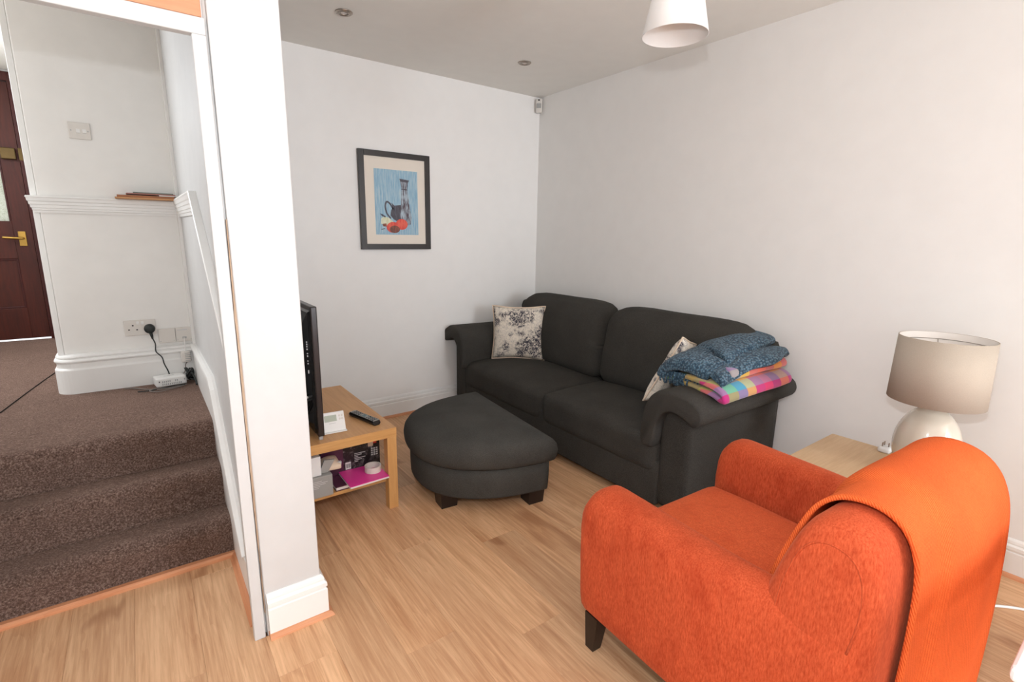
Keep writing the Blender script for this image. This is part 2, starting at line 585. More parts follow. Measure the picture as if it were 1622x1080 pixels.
def tube(pts, r, seg=8, closed=False, bm=None):
    bm = bm or bmesh.new()
    P = [Vector(p) for p in pts]
    n = len(P)
    rings = []
    up = Vector((0, 0, 1))
    prev = None
    for i in range(n):
        if closed:
            t = (P[(i + 1) % n] - P[i - 1]).normalized()
        else:
            t = (P[min(i + 1, n - 1)] - P[max(i - 1, 0)]).normalized()
        if prev is None:
            a = t.cross(up)
            if a.length < 1e-3:
                a = t.cross(Vector((1, 0, 0)))
            a.normalize()
        else:
            a = prev - t * prev.dot(t)
            a.normalize()
        prev = a
        b = t.cross(a)
        rr = r[i] if isinstance(r, (list, tuple)) else r
        rings.append([bm.verts.new(P[i] + (a * math.cos(2 * PI * k / seg) + b * math.sin(2 * PI * k / seg)) * rr) for k in range(seg)])
    for i in range(n if closed else n - 1):
        A = rings[i]; Bq = rings[(i + 1) % n]
        for k in range(seg):
            bm.faces.new((A[k], A[(k + 1) % seg], Bq[(k + 1) % seg], Bq[k]))
    if not closed:
        bm.faces.new(rings[0][::-1])
        bm.faces.new(rings[-1])
    return bm

def lathe(prof, cx, cy, seg=48, cap0=True, cap1=True, closed=False):
    bm = bmesh.new()
    rings = [[bm.verts.new((cx + r * math.cos(2 * PI * k / seg), cy + r * math.sin(2 * PI * k / seg), z)) for k in range(seg)] for r, z in prof]
    pr = list(zip(rings, rings[1:]))
    if closed:
        pr.append((rings[-1], rings[0]))
    for a, b in pr:
        for k in range(seg):
            bm.faces.new((a[k], a[(k + 1) % seg], b[(k + 1) % seg], b[k]))
    if not closed:
        if cap0:
            bm.faces.new(rings[0][::-1])
        if cap1:
            bm.faces.new(rings[-1])
    return bm

def loft(rings, closed_ends=True, bm=None):
    bm = bm or bmesh.new()
    R = [[bm.verts.new(p) for p in r] for r in rings]
    k = len(R[0])
    for a, b in zip(R, R[1:]):
        for j in range(k):
            bm.faces.new((a[j], a[(j + 1) % k], b[(j + 1) % k], b[j]))
    if closed_ends:
        bm.faces.new(R[0][::-1])
        bm.faces.new(R[-1])
    return bm

def subsurf(o, lv=2):
    m = o.modifiers.new('subdivision', 'SUBSURF')
    m.levels = lv
    m.render_levels = lv
    for p in o.data.polygons:
        p.use_smooth = True
    return o

def soft_box(x0, x1, y0, y1, z0, z1, nx=10, ny=10, nz=5, rad=0.05, crown=0.0, wob=0.0, seed=0, taper=None):
    """A rounded, slightly puffed cushion block."""
    bm = bmesh.new()
    cx, cy, cz = (x0 + x1) / 2, (y0 + y1) / 2, (z0 + z1) / 2
    hx, hy, hz = (x1 - x0) / 2, (y1 - y0) / 2, (z1 - z0) / 2
    b2 = bmesh.new()
    bmesh.ops.create_cube(b2, size=2.0)
    bmesh.ops.subdivide_edges(b2, edges=b2.edges[:], cuts=max(nx, ny), use_grid_fill=True)
    for v in b2.verts:
        q = Vector((v.co.x * hx, v.co.y * hy, v.co.z * hz))
        inner = Vector((max(-hx + rad, min(hx - rad, q.x)), max(-hy + rad, min(hy - rad, q.y)), max(-hz + rad, min(hz - rad, q.z))))
        d = q - inner
        if d.length > 1e-9:
            ax = sum(1 for t in d if abs(t) > 1e-9)
            mx = max(abs(t) for t in d)
            q = inner + d.normalized() * rad * (mx / rad if ax == 1 else 1)
        fx = 1 - (q.x / hx) ** 2
        fy = 1 - (q.y / hy) ** 2
        if q.z > 0:
            q.z += crown * fx * fy
        if taper:
            q = taper(q)
        if wob:
            nz_ = noise.noise(Vector((q.x * 4 + seed, q.y * 4, q.z * 4)))
            q *= 1 + wob * nz_ / max(hx, hy)
        v.co = q + Vector((cx, cy, cz))
    append(bm, b2)
    bmesh.ops.remove_doubles(bm, verts=bm.verts[:], dist=1e-5)
    return bm

# ================================================================== THE SETTING
H = 2.62
ZH = 0.535          # hall landing level
XP0, XP1 = -2.745, -2.55   # partition wall faces
YP = -1.88          # free end of the partition
XL = -3.575         # left wall of the room
YF = -7.6           # wall behind the photographer

# floor with one object per laminate plank
fl = struct(mesh_obj('floor', B(XL, 0.0, YF, 0.0, -0.08, -0.012), 'floor_base'))
PW, PL = 0.192, 1.285
YPL = -4.9      # planks are laid one by one from here forward
struct(mesh_obj('floor_rear', B(XL, 0.0, YF, YPL - .002, -0.012, 0.0), 'floor'))
mesh_cache = {}
ci = 0
x = XL + 0.055
xs = [XL]
while x < 0:
    xs.append(x)
    x += PW
xs.append(0.0)
for c in range(len(xs) - 1):
    xa, xb = xs[c], xs[c + 1]
    off = (c * 0.437 * PL) % PL
    ya = YPL
    yb = YPL + off if off > 0.12 else YPL + off + PL
    ytop = -1.27 if xb <= XP0 + 0.02 else (YP if xb < XP1 else 0.0)
    if XP0 < xa < XP1 - 0.02 and xb <= XP1 + 0.17:
        ytop = 0.0
    while ya < ytop - 0.01:
        ye = min(yb, ytop)
        if ye - ya > 0.01:
            key = (round(xb - xa, 4), round(ye - ya, 4))
            g = 0.0002
            if key not in mesh_cache:
                hx, hy = (xb - xa) / 2 - g, (ye - ya) / 2 - g
                bm = B(-hx, hx, -hy, hy, -0.012, 0.0, bev=0.0005, seg=1)
                bmesh.ops.recalc_face_normals(bm, faces=bm.faces[:])
                me = bpy.data.meshes.new('plank')
                bm.to_mesh(me)
                bm.free()
                me.materials.append(M['floor'])
                mesh_cache[key] = me
            o = bpy.data.objects.new('plank', mesh_cache[key])
            COL.objects.link(o)
            o.parent = fl
            o.location = Vector(((xa + xb) / 2, (ya + ye) / 2, 0)) - fl.location
        ya, yb = ye, ye + PL

struct(mesh_obj('ceiling', B(-4.8, 0.12, YF - 0.1, 2.2, H, H + 0.1), 'ceil'))
struct(mesh_obj('wall_back', B(-2.65, 0.12, 0.0, 0.12, -0.08, H), 'wall'))
struct(mesh_obj('wall_right', B(0.0, 0.12, YF - 0.1, 0.0, -0.08, H), 'wall'))
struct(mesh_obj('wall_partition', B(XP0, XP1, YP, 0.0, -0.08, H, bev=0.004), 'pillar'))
struct(mesh_obj('wall_left', B(XL - 0.1, XL, YF - 0.1, -0.80, -0.08, H), 'wall'))
struct(mesh_obj('wall_hall', B(-3.365, -2.65, 0.0, 0.12, -0.08, H, bev=0.006), 'hallwall'))
struct(mesh_obj('wall_hall_return', B(-3.365, -3.25, 0.12, 2.0, -0.08, H), 'hallwall'))
struct(mesh_obj('wall_hall_left', B(-4.8, -4.7, -0.90, 2.1, -0.08, H), 'hallwall'))
struct(mesh_obj('wall_hall_side', B(-4.7, XL - 0.1, -0.90, -0.80, -0.08, H), 'hallwall'))
# end wall of the hall, pierced by the front door
DX0, DX1, DY = -4.44, -3.64, 2.0
bm = bmesh.new()
bbox(bm, -4.7, DX0 - 0.07, DY, DY + 0.1, -0.08, H)
bbox(bm, DX1 + 0.07, -3.25, DY, DY + 0.1, -0.08, H)
bbox(bm, DX0 - 0.07, DX1 + 0.07, DY, DY + 0.1, ZH + 2.07, H)
struct(mesh_obj('wall_hall_end', bm, 'hallwall'))
# wall behind the photographer, pierced by an unseen window fitted to the rear fill lamp
WX0, WX1, WZ0, WZ1 = -1.30, -0.14, 0.12, 2.48
bm = bmesh.new()
bbox(bm, XL, WX0, YF - 0.1, YF, -0.08, H)
bbox(bm, WX1, 0.0, YF - 0.1, YF, -0.08, H)
bbox(bm, WX0, WX1, YF - 0.1, YF, -0.08, WZ0)
bbox(bm, WX0, WX1, YF - 0.1, YF, WZ1, H)
struct(mesh_obj('wall_front', bm, 'wall'))
win = thing('unseen_window_1', '', '', ((WX0 + WX1) / 2, YF - 0.05, WZ0))
del win['label'], win['category']
struct(win)
bm = bmesh.new()
for a in (WX0, (WX0 + WX1) / 2 - 0.03, WX1 - 0.06):
    bbox(bm, a, a + 0.06, YF - 0.09, YF - 0.02, WZ0, WZ1)
for a in (WZ0, WZ1 - 0.06):
    bbox(bm, WX0, WX1, YF - 0.089, YF - 0.021, a, a + 0.06)
mesh_obj('window_frame', bm, 'gloss', win)
for a, b in ((WX0 + 0.06, (WX0 + WX1) / 2 - 0.03), ((WX0 + WX1) / 2 + 0.03, WX1 - 0.06)):
    mesh_obj('pane', B(a, b, YF - 0.06, YF - 0.055, WZ0 + 0.06, WZ1 - 0.06), 'glass', win)

# skirting boards and floor quadrants
SK = [(0, 0), (.020, 0), (.020, .112), (.0155, .1155), (.0155, .1215), (.020, .125), (.0195, .139), (.012, .147), (.012, .153), (.0095, .163), (.004, .171), (0, .171)]
QD = [(0, 0)] + [(.020 + .017 * math.cos(a), .017 * math.sin(a)) for a in (0, .4, .8, 1.2, PI / 2)] + [(0, .017)]
def quad(path, side, mat, name):
    q = [(d - (0 if d == 0 else 0), h) for d, h in QD]
    return struct(mesh_obj(name, sweep(q, path, side), mat))
struct(mesh_obj('baseboard_back', sweep(SK, [(XP1, 0.0), (0.0, 0.0)], -1), 'gloss'))
quad([(XP1 + .02, 0.0), (-0.02, 0.0)], -1, 'quad', 'trim_1')
struct(mesh_obj('baseboard_right', sweep(SK, [(0.0, -0.02), (0.0, YF)], -1), 'gloss'))
quad([(0.0, -0.02), (0.0, YF)], -1, 'quady', 'trim_2')
# round the free end of the partition: end face, then along the living-room side
struct(mesh_obj('baseboard_partition', sweep(SK, [(XP0 + 0.006, YP), (XP1, YP), (XP1, -0.02)], -1), 'gloss'))
quad([(XP0 + 0.004, YP), (XP1, YP), (XP1, -0.04)], -1, 'quad', 'trim_3')
struct(mesh_obj('baseboard_left', sweep(SK, [(XL, YF), (XL, -1.29)], -1), 'gloss'))
quad([(XL, YF), (XL, -1.29)], -1, 'quady', 'trim_4')
# quadrant along the hall side of the partition and the threshold strip before the carpet
struct(mesh_obj('trim_5', prism([(XP0 - .045, 0), (XP0, 0), (XP0, .022), (XP0 - .03, .020)], 'y', -1.80, -1.285), 'quady'))
th = prism([(-1.300, 0), (-1.262, 0), (-1.262, .016), (-1.270, .021), (-1.292, .021), (-1.300, .014)], 'x', XL + .02, XP0 - .01)
struct(mesh_obj('trim_6', th, 'quad'))

# opening lining: jamb, head and the bare-timber crack between jamb and plaster
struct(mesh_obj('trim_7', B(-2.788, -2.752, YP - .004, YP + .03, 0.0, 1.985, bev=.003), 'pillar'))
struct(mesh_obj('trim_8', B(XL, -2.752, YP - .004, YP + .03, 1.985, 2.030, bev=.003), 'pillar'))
crack = bmesh.new()
rr = random.Random(3)
zs = [0.10 + i * 0.06 for i in range(24)]
rings = []
for z in zs:
    w = .0006 + .0016 * rr.random() + (.0016 if .5 < z < 1.25 else 0)
    cx = -2.7475 + .001 * (rr.random() - .5)
    rings.append([(cx - w, YP - .0045, z), (cx + w, YP - .0052, z), (cx + w, YP + .01, z), (cx - w, YP + .01, z)])
loft(rings, bm=crack)
struct(mesh_obj('trim_9', crack, 'bare'))
struct(mesh_obj('trim_10', B(XP0 - .008, XP0 + .004, YP + .022, YP + .05, 0.0, H), 'gloss'))
# pine boarding over the opening
pb = struct(mesh_obj('wall_over_opening', B(XL, -2.752, YP + .022, YP + .12, 2.03, H), 'wall'))
for i, z in enumerate((2.032, 2.178, 2.324, 2.470)):
    mesh_obj('board', B(XL, -2.758, YP + .002, YP + .022, z, z + (.1445 if i < 3 else .148), bev=.003), 'pine', pb)

# ------------------------------------------------------------------ carpeted stairs and landing
def step_profile(y0, z0, z1, depth, last=False):
    # soft carpet step: coved foot, riser leaning a little, generously rounded nose
    r = .050
    pts = [(y0 + .03, z0 - .03), (y0 - .030, z0 - .001), (y0 - .016, z0 + .008), (y0 - .006, z0 + .026), (y0 - .004, z0 + .06), (y0 - .008, z1 - r * 1.1)]
    for k in range(8):
        a = PI - k / 7 * (PI / 2)
        pts.append((y0 + .040 + r * math.cos(a), z1 - r + r * math.sin(a)))
    if last:
        pts += [(y0 + .046, z1 - .0005), (y0 + .056, z1 - .004), (y0 + .058, z0 - .03)]
    else:
        pts += [(y0 + depth * .7, z1 - .002), (y0 + depth + .03, z1), (y0 + depth + .03, z0 - .03)]
    return pts
stairs = struct(thing('floor_hall', '', '', (-3.15, -1.27, 0)))
del stairs['label'], stairs['category']
def carpet_piece(name, prof, x0, x1, seed):
    n = 26
    rings = []
    for i in range(n + 1):
        x = x0 + (x1 - x0) * i / n
        ring = []
        for (y, z) in prof:
            k = noise.noise(Vector((x * 3.1 + seed, y * 5, z * 5)))
            ring.append((x, y + .007 * k, z + .005 * noise.noise(Vector((x * 2.3, y * 4 + seed, 3.3)))))
        rings.append(ring)
    o = mesh_obj(name, loft(rings), 'carpet', stairs)
    for p in o.data.polygons:
        p.use_smooth = len(p.vertices) == 4
    return o
carpet_piece('step', step_profile(-1.262, 0.0, .178, .20), XL, XP0, 1)
carpet_piece('step', step_profile(-1.088, .178, .357, .20), XL, XP0, 5)
carpet_piece('step', step_profile(-.918, .357, ZH, .20, True), XL, XP0, 9)
bm = bmesh.new()
nx, ny = 30, 40
g = [[None] * (ny + 1) for _ in range(nx + 1)]
for i in range(nx + 1):
    for j in range(ny + 1):
        x = -4.7 + (XP0 + 4.7) * i / nx
        y = -.878 + (2.0 + .878) * (j / ny) ** 1.3
        g[i][j] = bm.verts.new((x, y, ZH + .004 * min(1, (y + .878) * 6) * noise.noise(Vector((x * 2, y * 2, 0))) + .005 * noise.noise(Vector((x * 2.3, -.878 * 4 + 9, 3.3))) * max(0, 1 - (y + .878) * 6)))
for i in range(nx):
    for j in range(ny):
        bm.faces.new((g[i][j], g[i + 1][j], g[i + 1][j + 1], g[i][j + 1]))
mesh_obj('landing_board', B(-4.7, XP0, -.80, 2.0, ZH - .06, ZH - .02), 'floor_base', stairs)
mesh_obj('landing', bm, 'carpet', stairs, smooth=True)
sm = tube(smooth_pts([(-3.66, -.10, ZH + .0035), (-3.615, -.236, ZH + .0035), (-3.54, .25, ZH + .0035), (-3.467, .66, ZH + .0035), (-3.40, 1.0, ZH + .0035)][1:], 8), .0026, 5)
mesh_obj('carpet_seam', sm, 'piping', stairs)

# string board down the hall side of the partition
sb = prism([(0.0, .50), (0.0, .748), (-.95, .756), (-1.02, .712), (-1.46, .275), (-1.60, .172), (-1.83, .172), (-1.83, 0.0), (-1.2, 0.0), (-.9, .3)], 'x', XP0 - .022, XP0)
struct(mesh_obj('baseboard_stairs', sb, 'gloss'))
cap = sweep([(0, 0), (.030, 0), (.030, .006), (.026, .014), (.010, .018), (0, .018)], [(0, 0), (1, 0)], 1)
cap.free()
def wall_rail(name, path, prof, mat='gloss'):
    # profile (d out of the wall towards -x, h across) swept along a (y,z) path on the partition's hall face
    bm = bmesh.new()
    rings = []
    n = len(path)
    for i, p in enumerate(path):
        p = Vector(p)
        d0 = (p - Vector(path[i - 1])).normalized() if i else None
        d1 = (Vector(path[i + 1]) - p).normalized() if i < n - 1 else None
        f = lambda d: Vector((d.y, -d.x)) if d else None
        n0, n1 = f(d0), f(d1)
        if n0 and n1:
            m = (n0 + n1).normalized()
            m = m / m.dot(n0)
        else:
            m = n0 or n1
        rings.append([(XP0 - d, p.x + m.x * h, p.y + m.y * h) for d, h in prof])
    return struct(mesh_obj(name, loft(rings), mat))
wall_rail('trim_11', [(-.02, .745), (-.955, .752), (-1.025, .708), (-1.465, .271), (-1.605, .170)], [(0, -.022), (.026, -.022), (.026, -.006), (.031, -.002), (.029, .008), (.012, .014), (0, .014)])
DR = [(0, -.046), (.012, -.046), (.014, -.034), (.020, -.032), (.021, -.022), (.026, -.020), (.027, -.006), (.032, -.003), (.033, .010), (.038, .014), (.040, .028), (.044, .034), (.040, .040), (0, .040)]
wall_rail('trim_12', [(-.03, 1.574), (-1.03, 1.566), (-1.63, 1.086), (-1.80, .93)], [(d * .70, h * 1.15) for d, h in DR])
# dado rail of the hall wall, returned round its outer corner
struct(mesh_obj('trim_13', sweep([(d * .80, h + 1.570) for d, h in DR], [(XP0, 0.0), (-3.375, 0.0), (-3.375, .16)], 1), 'gloss'))
# corner strip at the wall's outer edge
struct(mesh_obj('trim_14', B(-3.392, -3.3655, .004, .06, .755, H, bev=.002), 'gloss'))
struct(mesh_obj('trim_15', B(XP0 - .016, XP0 + .002, -.05, .004, .75, H, bev=.003), 'hallwall'))
# tall rounded skirting of the hall wall
HS = [(0, ZH - .01), (.050, ZH - .01), (.050, ZH + .135), (.045, ZH + .142), (.040, ZH + .146), (.039, ZH + .172), (.046, ZH + .176), (.049, ZH + .184), (.046, ZH + .192), (.036, ZH + .196), (.036, ZH + .200), (.040, ZH + .206), (.036, ZH + .215), (.015, ZH + .221), (0, ZH + .221)]
path = [(XP0, 0.0), (-3.325, 0.0)]
for k in range(1, 9):
    a = k / 8 * PI / 2
    path.append((-3.325 - .045 * math.sin(a), .045 - .045 * math.cos(a)))
path.append((-3.37, .6))
hb = struct(mesh_obj('baseboard_hall', sweep(HS, path, 1), 'gloss'))

# ------------------------------------------------------------------ front door
door = struct(thing('door_1', '', '', (DX0, DY, ZH)))
del door['label'], door['category']
Z0 = ZH + .012
Zt = ZH + 2.0
PX0, PX1, PZ0, PZ1 = DX0 + .105, -3.752, 1.495, Zt - .12      # glazed opening
bm = bmesh.new()
bbox(bm, DX0, PX0, DY - .005, DY + .04, Z0, Zt, bev=.002)
bbox(bm, PX1, DX1, DY - .005, DY + .04, Z0, Zt, bev=.002)
mesh_obj('stile', bm, 'door', door)
mesh_obj('rail', B(PX0, PX1, DY - .004, DY + .04, PZ1, Zt, bev=.002), 'door', door)
mesh_obj('rail', B(PX0, PX1, DY - .004, DY + .04, 1.20, PZ0, bev=.002), 'door', door)
mesh_obj('rail', B(PX0, PX1, DY - .004, DY + .04, Z0, .80, bev=.002), 'door', door)
mid = (PX0 + PX1) / 2
mesh_obj('mullion', B(mid - .05, mid + .05, DY - .003, DY + .04, .80, 1.20, bev=.002), 'door', door)
for a, b in ((PX0, mid - .05), (mid + .05, PX1)):
    p = mesh_obj('panel', B(a, b, DY + .012, DY + .03, .80, 1.20), 'door', door)
    bm = bmesh.new()
    for q in ((a, a + .014, .80, 1.20), (b - .014, b, .80, 1.20)):
        bbox(bm, q[0], q[1], DY + .001, DY + .014, q[2], q[3], bev=.003)
    for q in ((.80, .814), (1.186, 1.20)):
        bbox(bm, a, b, DY + .002, DY + .014, q[0], q[1], bev=.003)
    mesh_obj('moulding', bm, 'doorframe', p)
gp = mesh_obj('pane', B(PX0, PX1, DY + .014, DY + .02, PZ0, PZ1), 'frosted', door)
bm = bmesh.new()
bbox(bm, PX1 - .012, PX1, DY - .008, DY + .014, PZ0, PZ1, bev=.003)
bbox(bm, PX0, PX0 + .012, DY - .008, DY + .014, PZ0, PZ1, bev=.003)
bbox(bm, PX0, PX1, DY - .008, DY + .014, PZ1 - .012, PZ1, bev=.003)
mesh_obj('glazing_bead', bm, 'doorframe', gp)
h = mesh_obj('handle', B(-3.728, -3.682, DY - .014, DY - .004, 1.30, 1.415, bev=.003), 'brass', door)
mesh_obj('lever', tube(smooth_pts([(-3.700, DY - .01, 1.362), (-3.700, DY - .05, 1.362), (-3.715, DY - .058, 1.362), (-3.76, DY - .056, 1.364), (-3.815, DY - .05, 1.368)], 6), .0095, 8), 'brass', h, smooth=True)
nl = mesh_obj('night_latch', B(-3.742, -3.655, DY - .045, DY - .003, 1.965, 2.050, bev=.006), 'oldbrass', door)
mesh_obj('knob', lathe([(.006, 0), (.018, .004), (.020, .014), (.014, .022), (.004, .024)], 0, 0, 16), 'brass', nl, smooth=True)
nl.children[0].matrix_world = Matrix.Translation((-3.716, DY - .044, 2.008)) @ Matrix.Rotation(PI / 2, 4, 'X')
mesh_obj('keep', B(-3.640, -3.612, DY - .032, DY + .0, 1.960, 2.055, bev=.004), 'oldbrass', door)
bm = bmesh.new()
bbox(bm, DX1 + .004, DX1 + .07, DY - .03, DY + .09, ZH - .01, Zt + .07, bev=.004)
bbox(bm, DX0 - .07, DX0 - .004, DY - .03, DY + .09, ZH - .01, Zt + .07, bev=.004)
bbox(bm, DX0 - .07, DX1 + .07, DY - .029, DY + .089, Zt + .004, Zt + .07, bev=.004)
mesh_obj('door_frame', bm, 'doorframe', door)
bm = bmesh.new()
for x in (DX1 + .024, DX1 + .05):
    bbox(bm, x, x + .008, DY - .036, DY - .028, ZH, Zt + .06, bev=.002)
mesh_obj('frame_bead', bm, 'doorframe', door)
bm = bmesh.new()
bbox(bm, DX1 + .07, -3.365, DY - .04, DY + .0, ZH, H, bev=.003)
struct(mesh_obj('trim_16', bm, 'gloss'))

# ================================================================== OBJECTS
# ------------------------------------------------------------------ sofa
sofa = thing('sofa', 'long charcoal fabric sofa with rolled arms standing along the right wall', 'sofa', (-.47, -1.2, 0))
SY0, SY1 = -2.36, -.045
mesh_obj('base', B(-.905, -.05, SY0 + .19, SY1 - .19, .045, .30, bev=.02, seg=3), 'sofa', sofa, smooth=True)
mesh_obj('back_frame', soft_box(-.24, -.045, SY0 + .02, SY1 - .02, .06, .90, 12, 12, 8, .07), 'sofa', sofa, smooth=True)
def seat_cushion(y0, y1, seed):
    def tp(q):
        # front edge rolls down a little, cushion rises to the back
        return q
    o = mesh_obj('seat_cushion', soft_box(-.925, -.27, y0, y1, .215, .43, 16, 16, 8, .06, crown=.045, wob=.006, seed=seed), 'sofa', sofa, smooth=True)
    return o
YM = -1.21
seat_cushion(YM + .003, SY1 - .185, 3)
seat_cushion(SY0 + .20, YM - .003, 8)
def back_cushion(y0, y1, seed):
    hx = .125
    def tp(q):
        q = q.copy()
        k = (q.z / .28)
        ny = q.y / ((y1 - y0) / 2)
        if q.z > 0:      # shoulders fall away and the top rolls back
            q.z -= .055 * abs(ny) ** 6
        q.x += .075 * (k + 1) * .5 + .02 * max(0, k) ** 3
        q.x -= .035 * (1 - ny * ny) * (1 - k * k) if q.x < 0 else 0
        return q
    return mesh_obj('back_cushion', soft_box(-.43, -.18, y0, y1, .415, .975, 18, 18, 10, .10, taper=tp, wob=.006, seed=seed), 'sofa', sofa, smooth=True)
back_cushion(YM + .002, SY1 - .175, 2)
back_cushion(SY0 + .095, YM - .002, 6)
def arm(yin, yout):
    s = 1 if yout > yin else -1            # outward direction
    w = abs(yout - yin)
    mesh_obj('arm', soft_box(-.90, -.04, min(yin, yout), max(yin, yout), .045, .635, 10, 10, 8, .05), 'sofa', sofa, smooth=True)
    # padded arm cover: runs up the inside, over the top and ends in an outward roll
    n = 26
    prof = []
    outer = [(-.040, .385), (-.058, .43), (-.060, .53), (-.040, .63), (.01, .690), (.08, .712), (.16, .710), (w + .01, .694), (w + .058, .662), (w + .068, .618), (w + .045, .580)]
    inner = [(w + .012, .574), (w - .025, .590), (.14, .604), (.09, .602), (.055, .575), (.030, .52), (.020, .44), (.000, .385)]
    prof = [Vector((0, *p)) for p in outer + inner]
    pp = smooth_pts(prof + [prof[0]], 4)[:-1]
    c = sum((p for p in pp), Vector()) / len(pp)
    rings = []
    stations = [(-.965, .90), (-.962, .955), (-.950, .985), (-.93, 1.0), (-.80, 1.0), (-.60, 1.0), (-.40, 1.0), (-.20, 1.0), (-.06, 1.0), (-.035, .97), (-.03, .90)]
    N = len(pp)
    # thin the section towards its own medial line at the two ends
    half = len(outer)
    med = []
    for k in range(N):
        # partner on the other side of the strip
        f = k / N
        o = (1.08 - f) % 1.0
        kk = int(o * N) % N
        med.append((pp[k] + pp[kk]) * .5)
    for x, sc in stations:
        ring = []
        for k in range(N):
            p = med[k] + (pp[k] - med[k]) * (1 - (1 - sc) * 3.0 if sc < 1 else 1)
            dz = .012 * math.sin((x + .9) * 3.0)
            ring.append((x, yin + s * p.y, p.z - dz * .6))
        rings.append(ring)
    mesh_obj('arm_pad', loft(rings), 'sofa', sofa, smooth=True)
arm(SY0 + .215, SY0)
arm(SY1 - .185, SY1 + .0)
for x in (-.86, -.12):
    for y in (SY0 + .06, SY1 - .10):
        mesh_obj('foot', prism([(x - .03, y - .03), (x + .03, y - .03), (x + .03, y + .03), (x - .03, y + .03)], 'z', 0, .05), 'darkwood', sofa)

# ------------------------------------------------------------------ scatter cushions
def pillow(name, label, size, thick, mat4, seed):
    root = thing(name, label, 'cushion', mat4.translation)
    root.matrix_world = mat4
    root.rotation_euler = mat4.to_euler()
    bm = bmesh.new()
    n = 24
    def P(u, v, s):
        e = size / 2
        # sides pull in between the corners
        x = u * e * (1 - .075 * (1 - v * v) * 1.0 + .01 * noise.noise(Vector((v * 2, seed, 1))))
        y = v * e * (1 - .075 * (1 - u * u) * 1.0 + .01 * noise.noise(Vector((u * 2, seed, 7))))
        t = thick * max(0, (1 - u ** 4)) ** .62 * max(0, (1 - v ** 4)) ** .62
        t *= 1 + .12 * noise.noise(Vector((u * 1.7, v * 1.7, seed)))
        w = .008 * noise.noise(Vector((u * 5, v * 5, seed + s)))
        return Vector((x, y, s * (t * .5 + .003) + w * (1 - u ** 4) * (1 - v ** 4)))
    grid = {}
    for s in (1, -1):
        for i in range(n + 1):
            for j in range(n + 1):
                grid[s, i, j] = bm.verts.new(P(-1 + 2 * i / n, -1 + 2 * j / n, s))
        for i in range(n):
            for j in range(n):
                bm.faces.new((grid[s, i, j], grid[s, i + 1, j], grid[s, i + 1, j + 1], grid[s, i, j + 1]))
    bmesh.ops.remove_doubles(bm, verts=bm.verts[:], dist=.0065)
    mesh_obj('cover', bm, 'toile', root, smooth=True, local=True)
    edge = []
    for i in range(n):
        edge.append(-1 + 2 * i / n)
    loop = [P(u, -1, 0) for u in edge] + [P(1, u, 0) for u in edge] + [P(-u, 1, 0) for u in edge] + [P(-1, -u, 0) for u in edge]
    mesh_obj('piping', tube(loop, .0055, 6, closed=True), 'cream', root, smooth=True, local=True)
    return root
def frame_from(center, xdir, up):
    xd = Vector(xdir).normalized()
    yd = Vector(up)
    yd = (yd - xd * yd.dot(xd)).normalized()
    zd = xd.cross(yd)
    return Matrix(((xd.x, yd.x, zd.x, center[0]), (xd.y, yd.y, zd.y, center[1]), (xd.z, yd.z, zd.z, center[2]), (0, 0, 0, 1)))
pillow('scatter_cushion', 'cream cushion with dark toile print, upright in the sofa corner nearest the framed picture', .44, .13,
       frame_from((-.540, -.460, .668), (.28, -.33, .012), (.10, .09, 1)), 2.0)
pillow('scatter_cushion', 'cream toile cushion leaning on the sofa arm, half hidden by the blue knitted throw', .42, .11,
       frame_from((-.475, -1.935, .668), (.36, .08, -.10), (.30, -.36, 1)), 5.0)

# ------------------------------------------------------------------ folded blankets on the right sofa arm
def ribbon(name, label, cat, line, x0, x1, th, mat, seed, nx=40, wob=.012, shear=None, zarm=None, parent=None):
    """A folded sheet: centre line (y,z) thickened by th, run along x with soft irregularity."""
    L = smooth_pts([Vector((0, *p)) for p in line], 6)
    top, bot = [], []
    for i, p in enumerate(L):
        t = (L[min(i + 1, len(L) - 1)] - L[max(i - 1, 0)]).normalized()
        nrm = Vector((0, -t.z, t.y))
        top.append(p + nrm * th / 2)
        bot.append(p - nrm * th / 2)
    prof = top + bot[::-1]
    rings = []
    for i in range(nx + 1):
        f = i / nx
        x = x0 + (x1 - x0) * f
        e = min(1, min(f, 1 - f) * nx / 1.5 + .55)
        ring = []
        for k, p in enumerate(prof):
            q = Vector((x, p.y, p.z))
            m = k if k < len(top) else len(prof) - 1 - k
            c = L[m]
            q.y = c.y + (q.y - c.y) * e
            q.z = c.z + (q.z - c.z) * e
            if shear:
                q = shear(q, f)
            nv = noise.noise_vector(Vector((q.x * 5 + seed, q.y * 6, q.z * 6)))
            q += Vector((nv.x * wob * (1.6 if f in (0, 1) else 1), nv.y * wob, nv.z * wob))
            ring.append(q)
        rings.append(ring)
    o = mesh_obj(name, loft(rings), mat, parent, smooth=True)
    if label:
        tag(o, label, cat)
    return o
pl = thing('folded_blanket', 'bright multicoloured plaid blanket folded on the sofa arm under the blue throw', 'blanket', (-.45, -2.28, .70))
def drop(q, f):
    # lies over the arm's outer roll
    over = max(0, -2.37 - q.y)
    q.z -= over * over * 2.5
    q.x += (q.y + 2.25) * .25
    return q
ribbon('lower_fold', None, None, [(-2.06, .712), (-2.20, .713), (-2.36, .712), (-2.43, .708), (-2.452, .724), (-2.43, .744), (-2.34, .748), (-2.20, .748)], -.80, -.14, .026, 'plaid', 2, wob=.007, shear=drop, parent=pl)
ribbon('upper_fold', None, None, [(-2.08, .768), (-2.22, .768), (-2.34, .770), (-2.395, .778), (-2.40, .796), (-2.36, .808), (-2.22, .806), (-2.10, .806)], -.675, -.12, .024, 'plaid', 11, wob=.007, shear=drop, parent=pl)
bt = thing('knitted_throw', 'chunky teal-blue knitted throw heaped on the sofa arm over the plaid blanket', 'throw', (-.45, -2.2, .72))
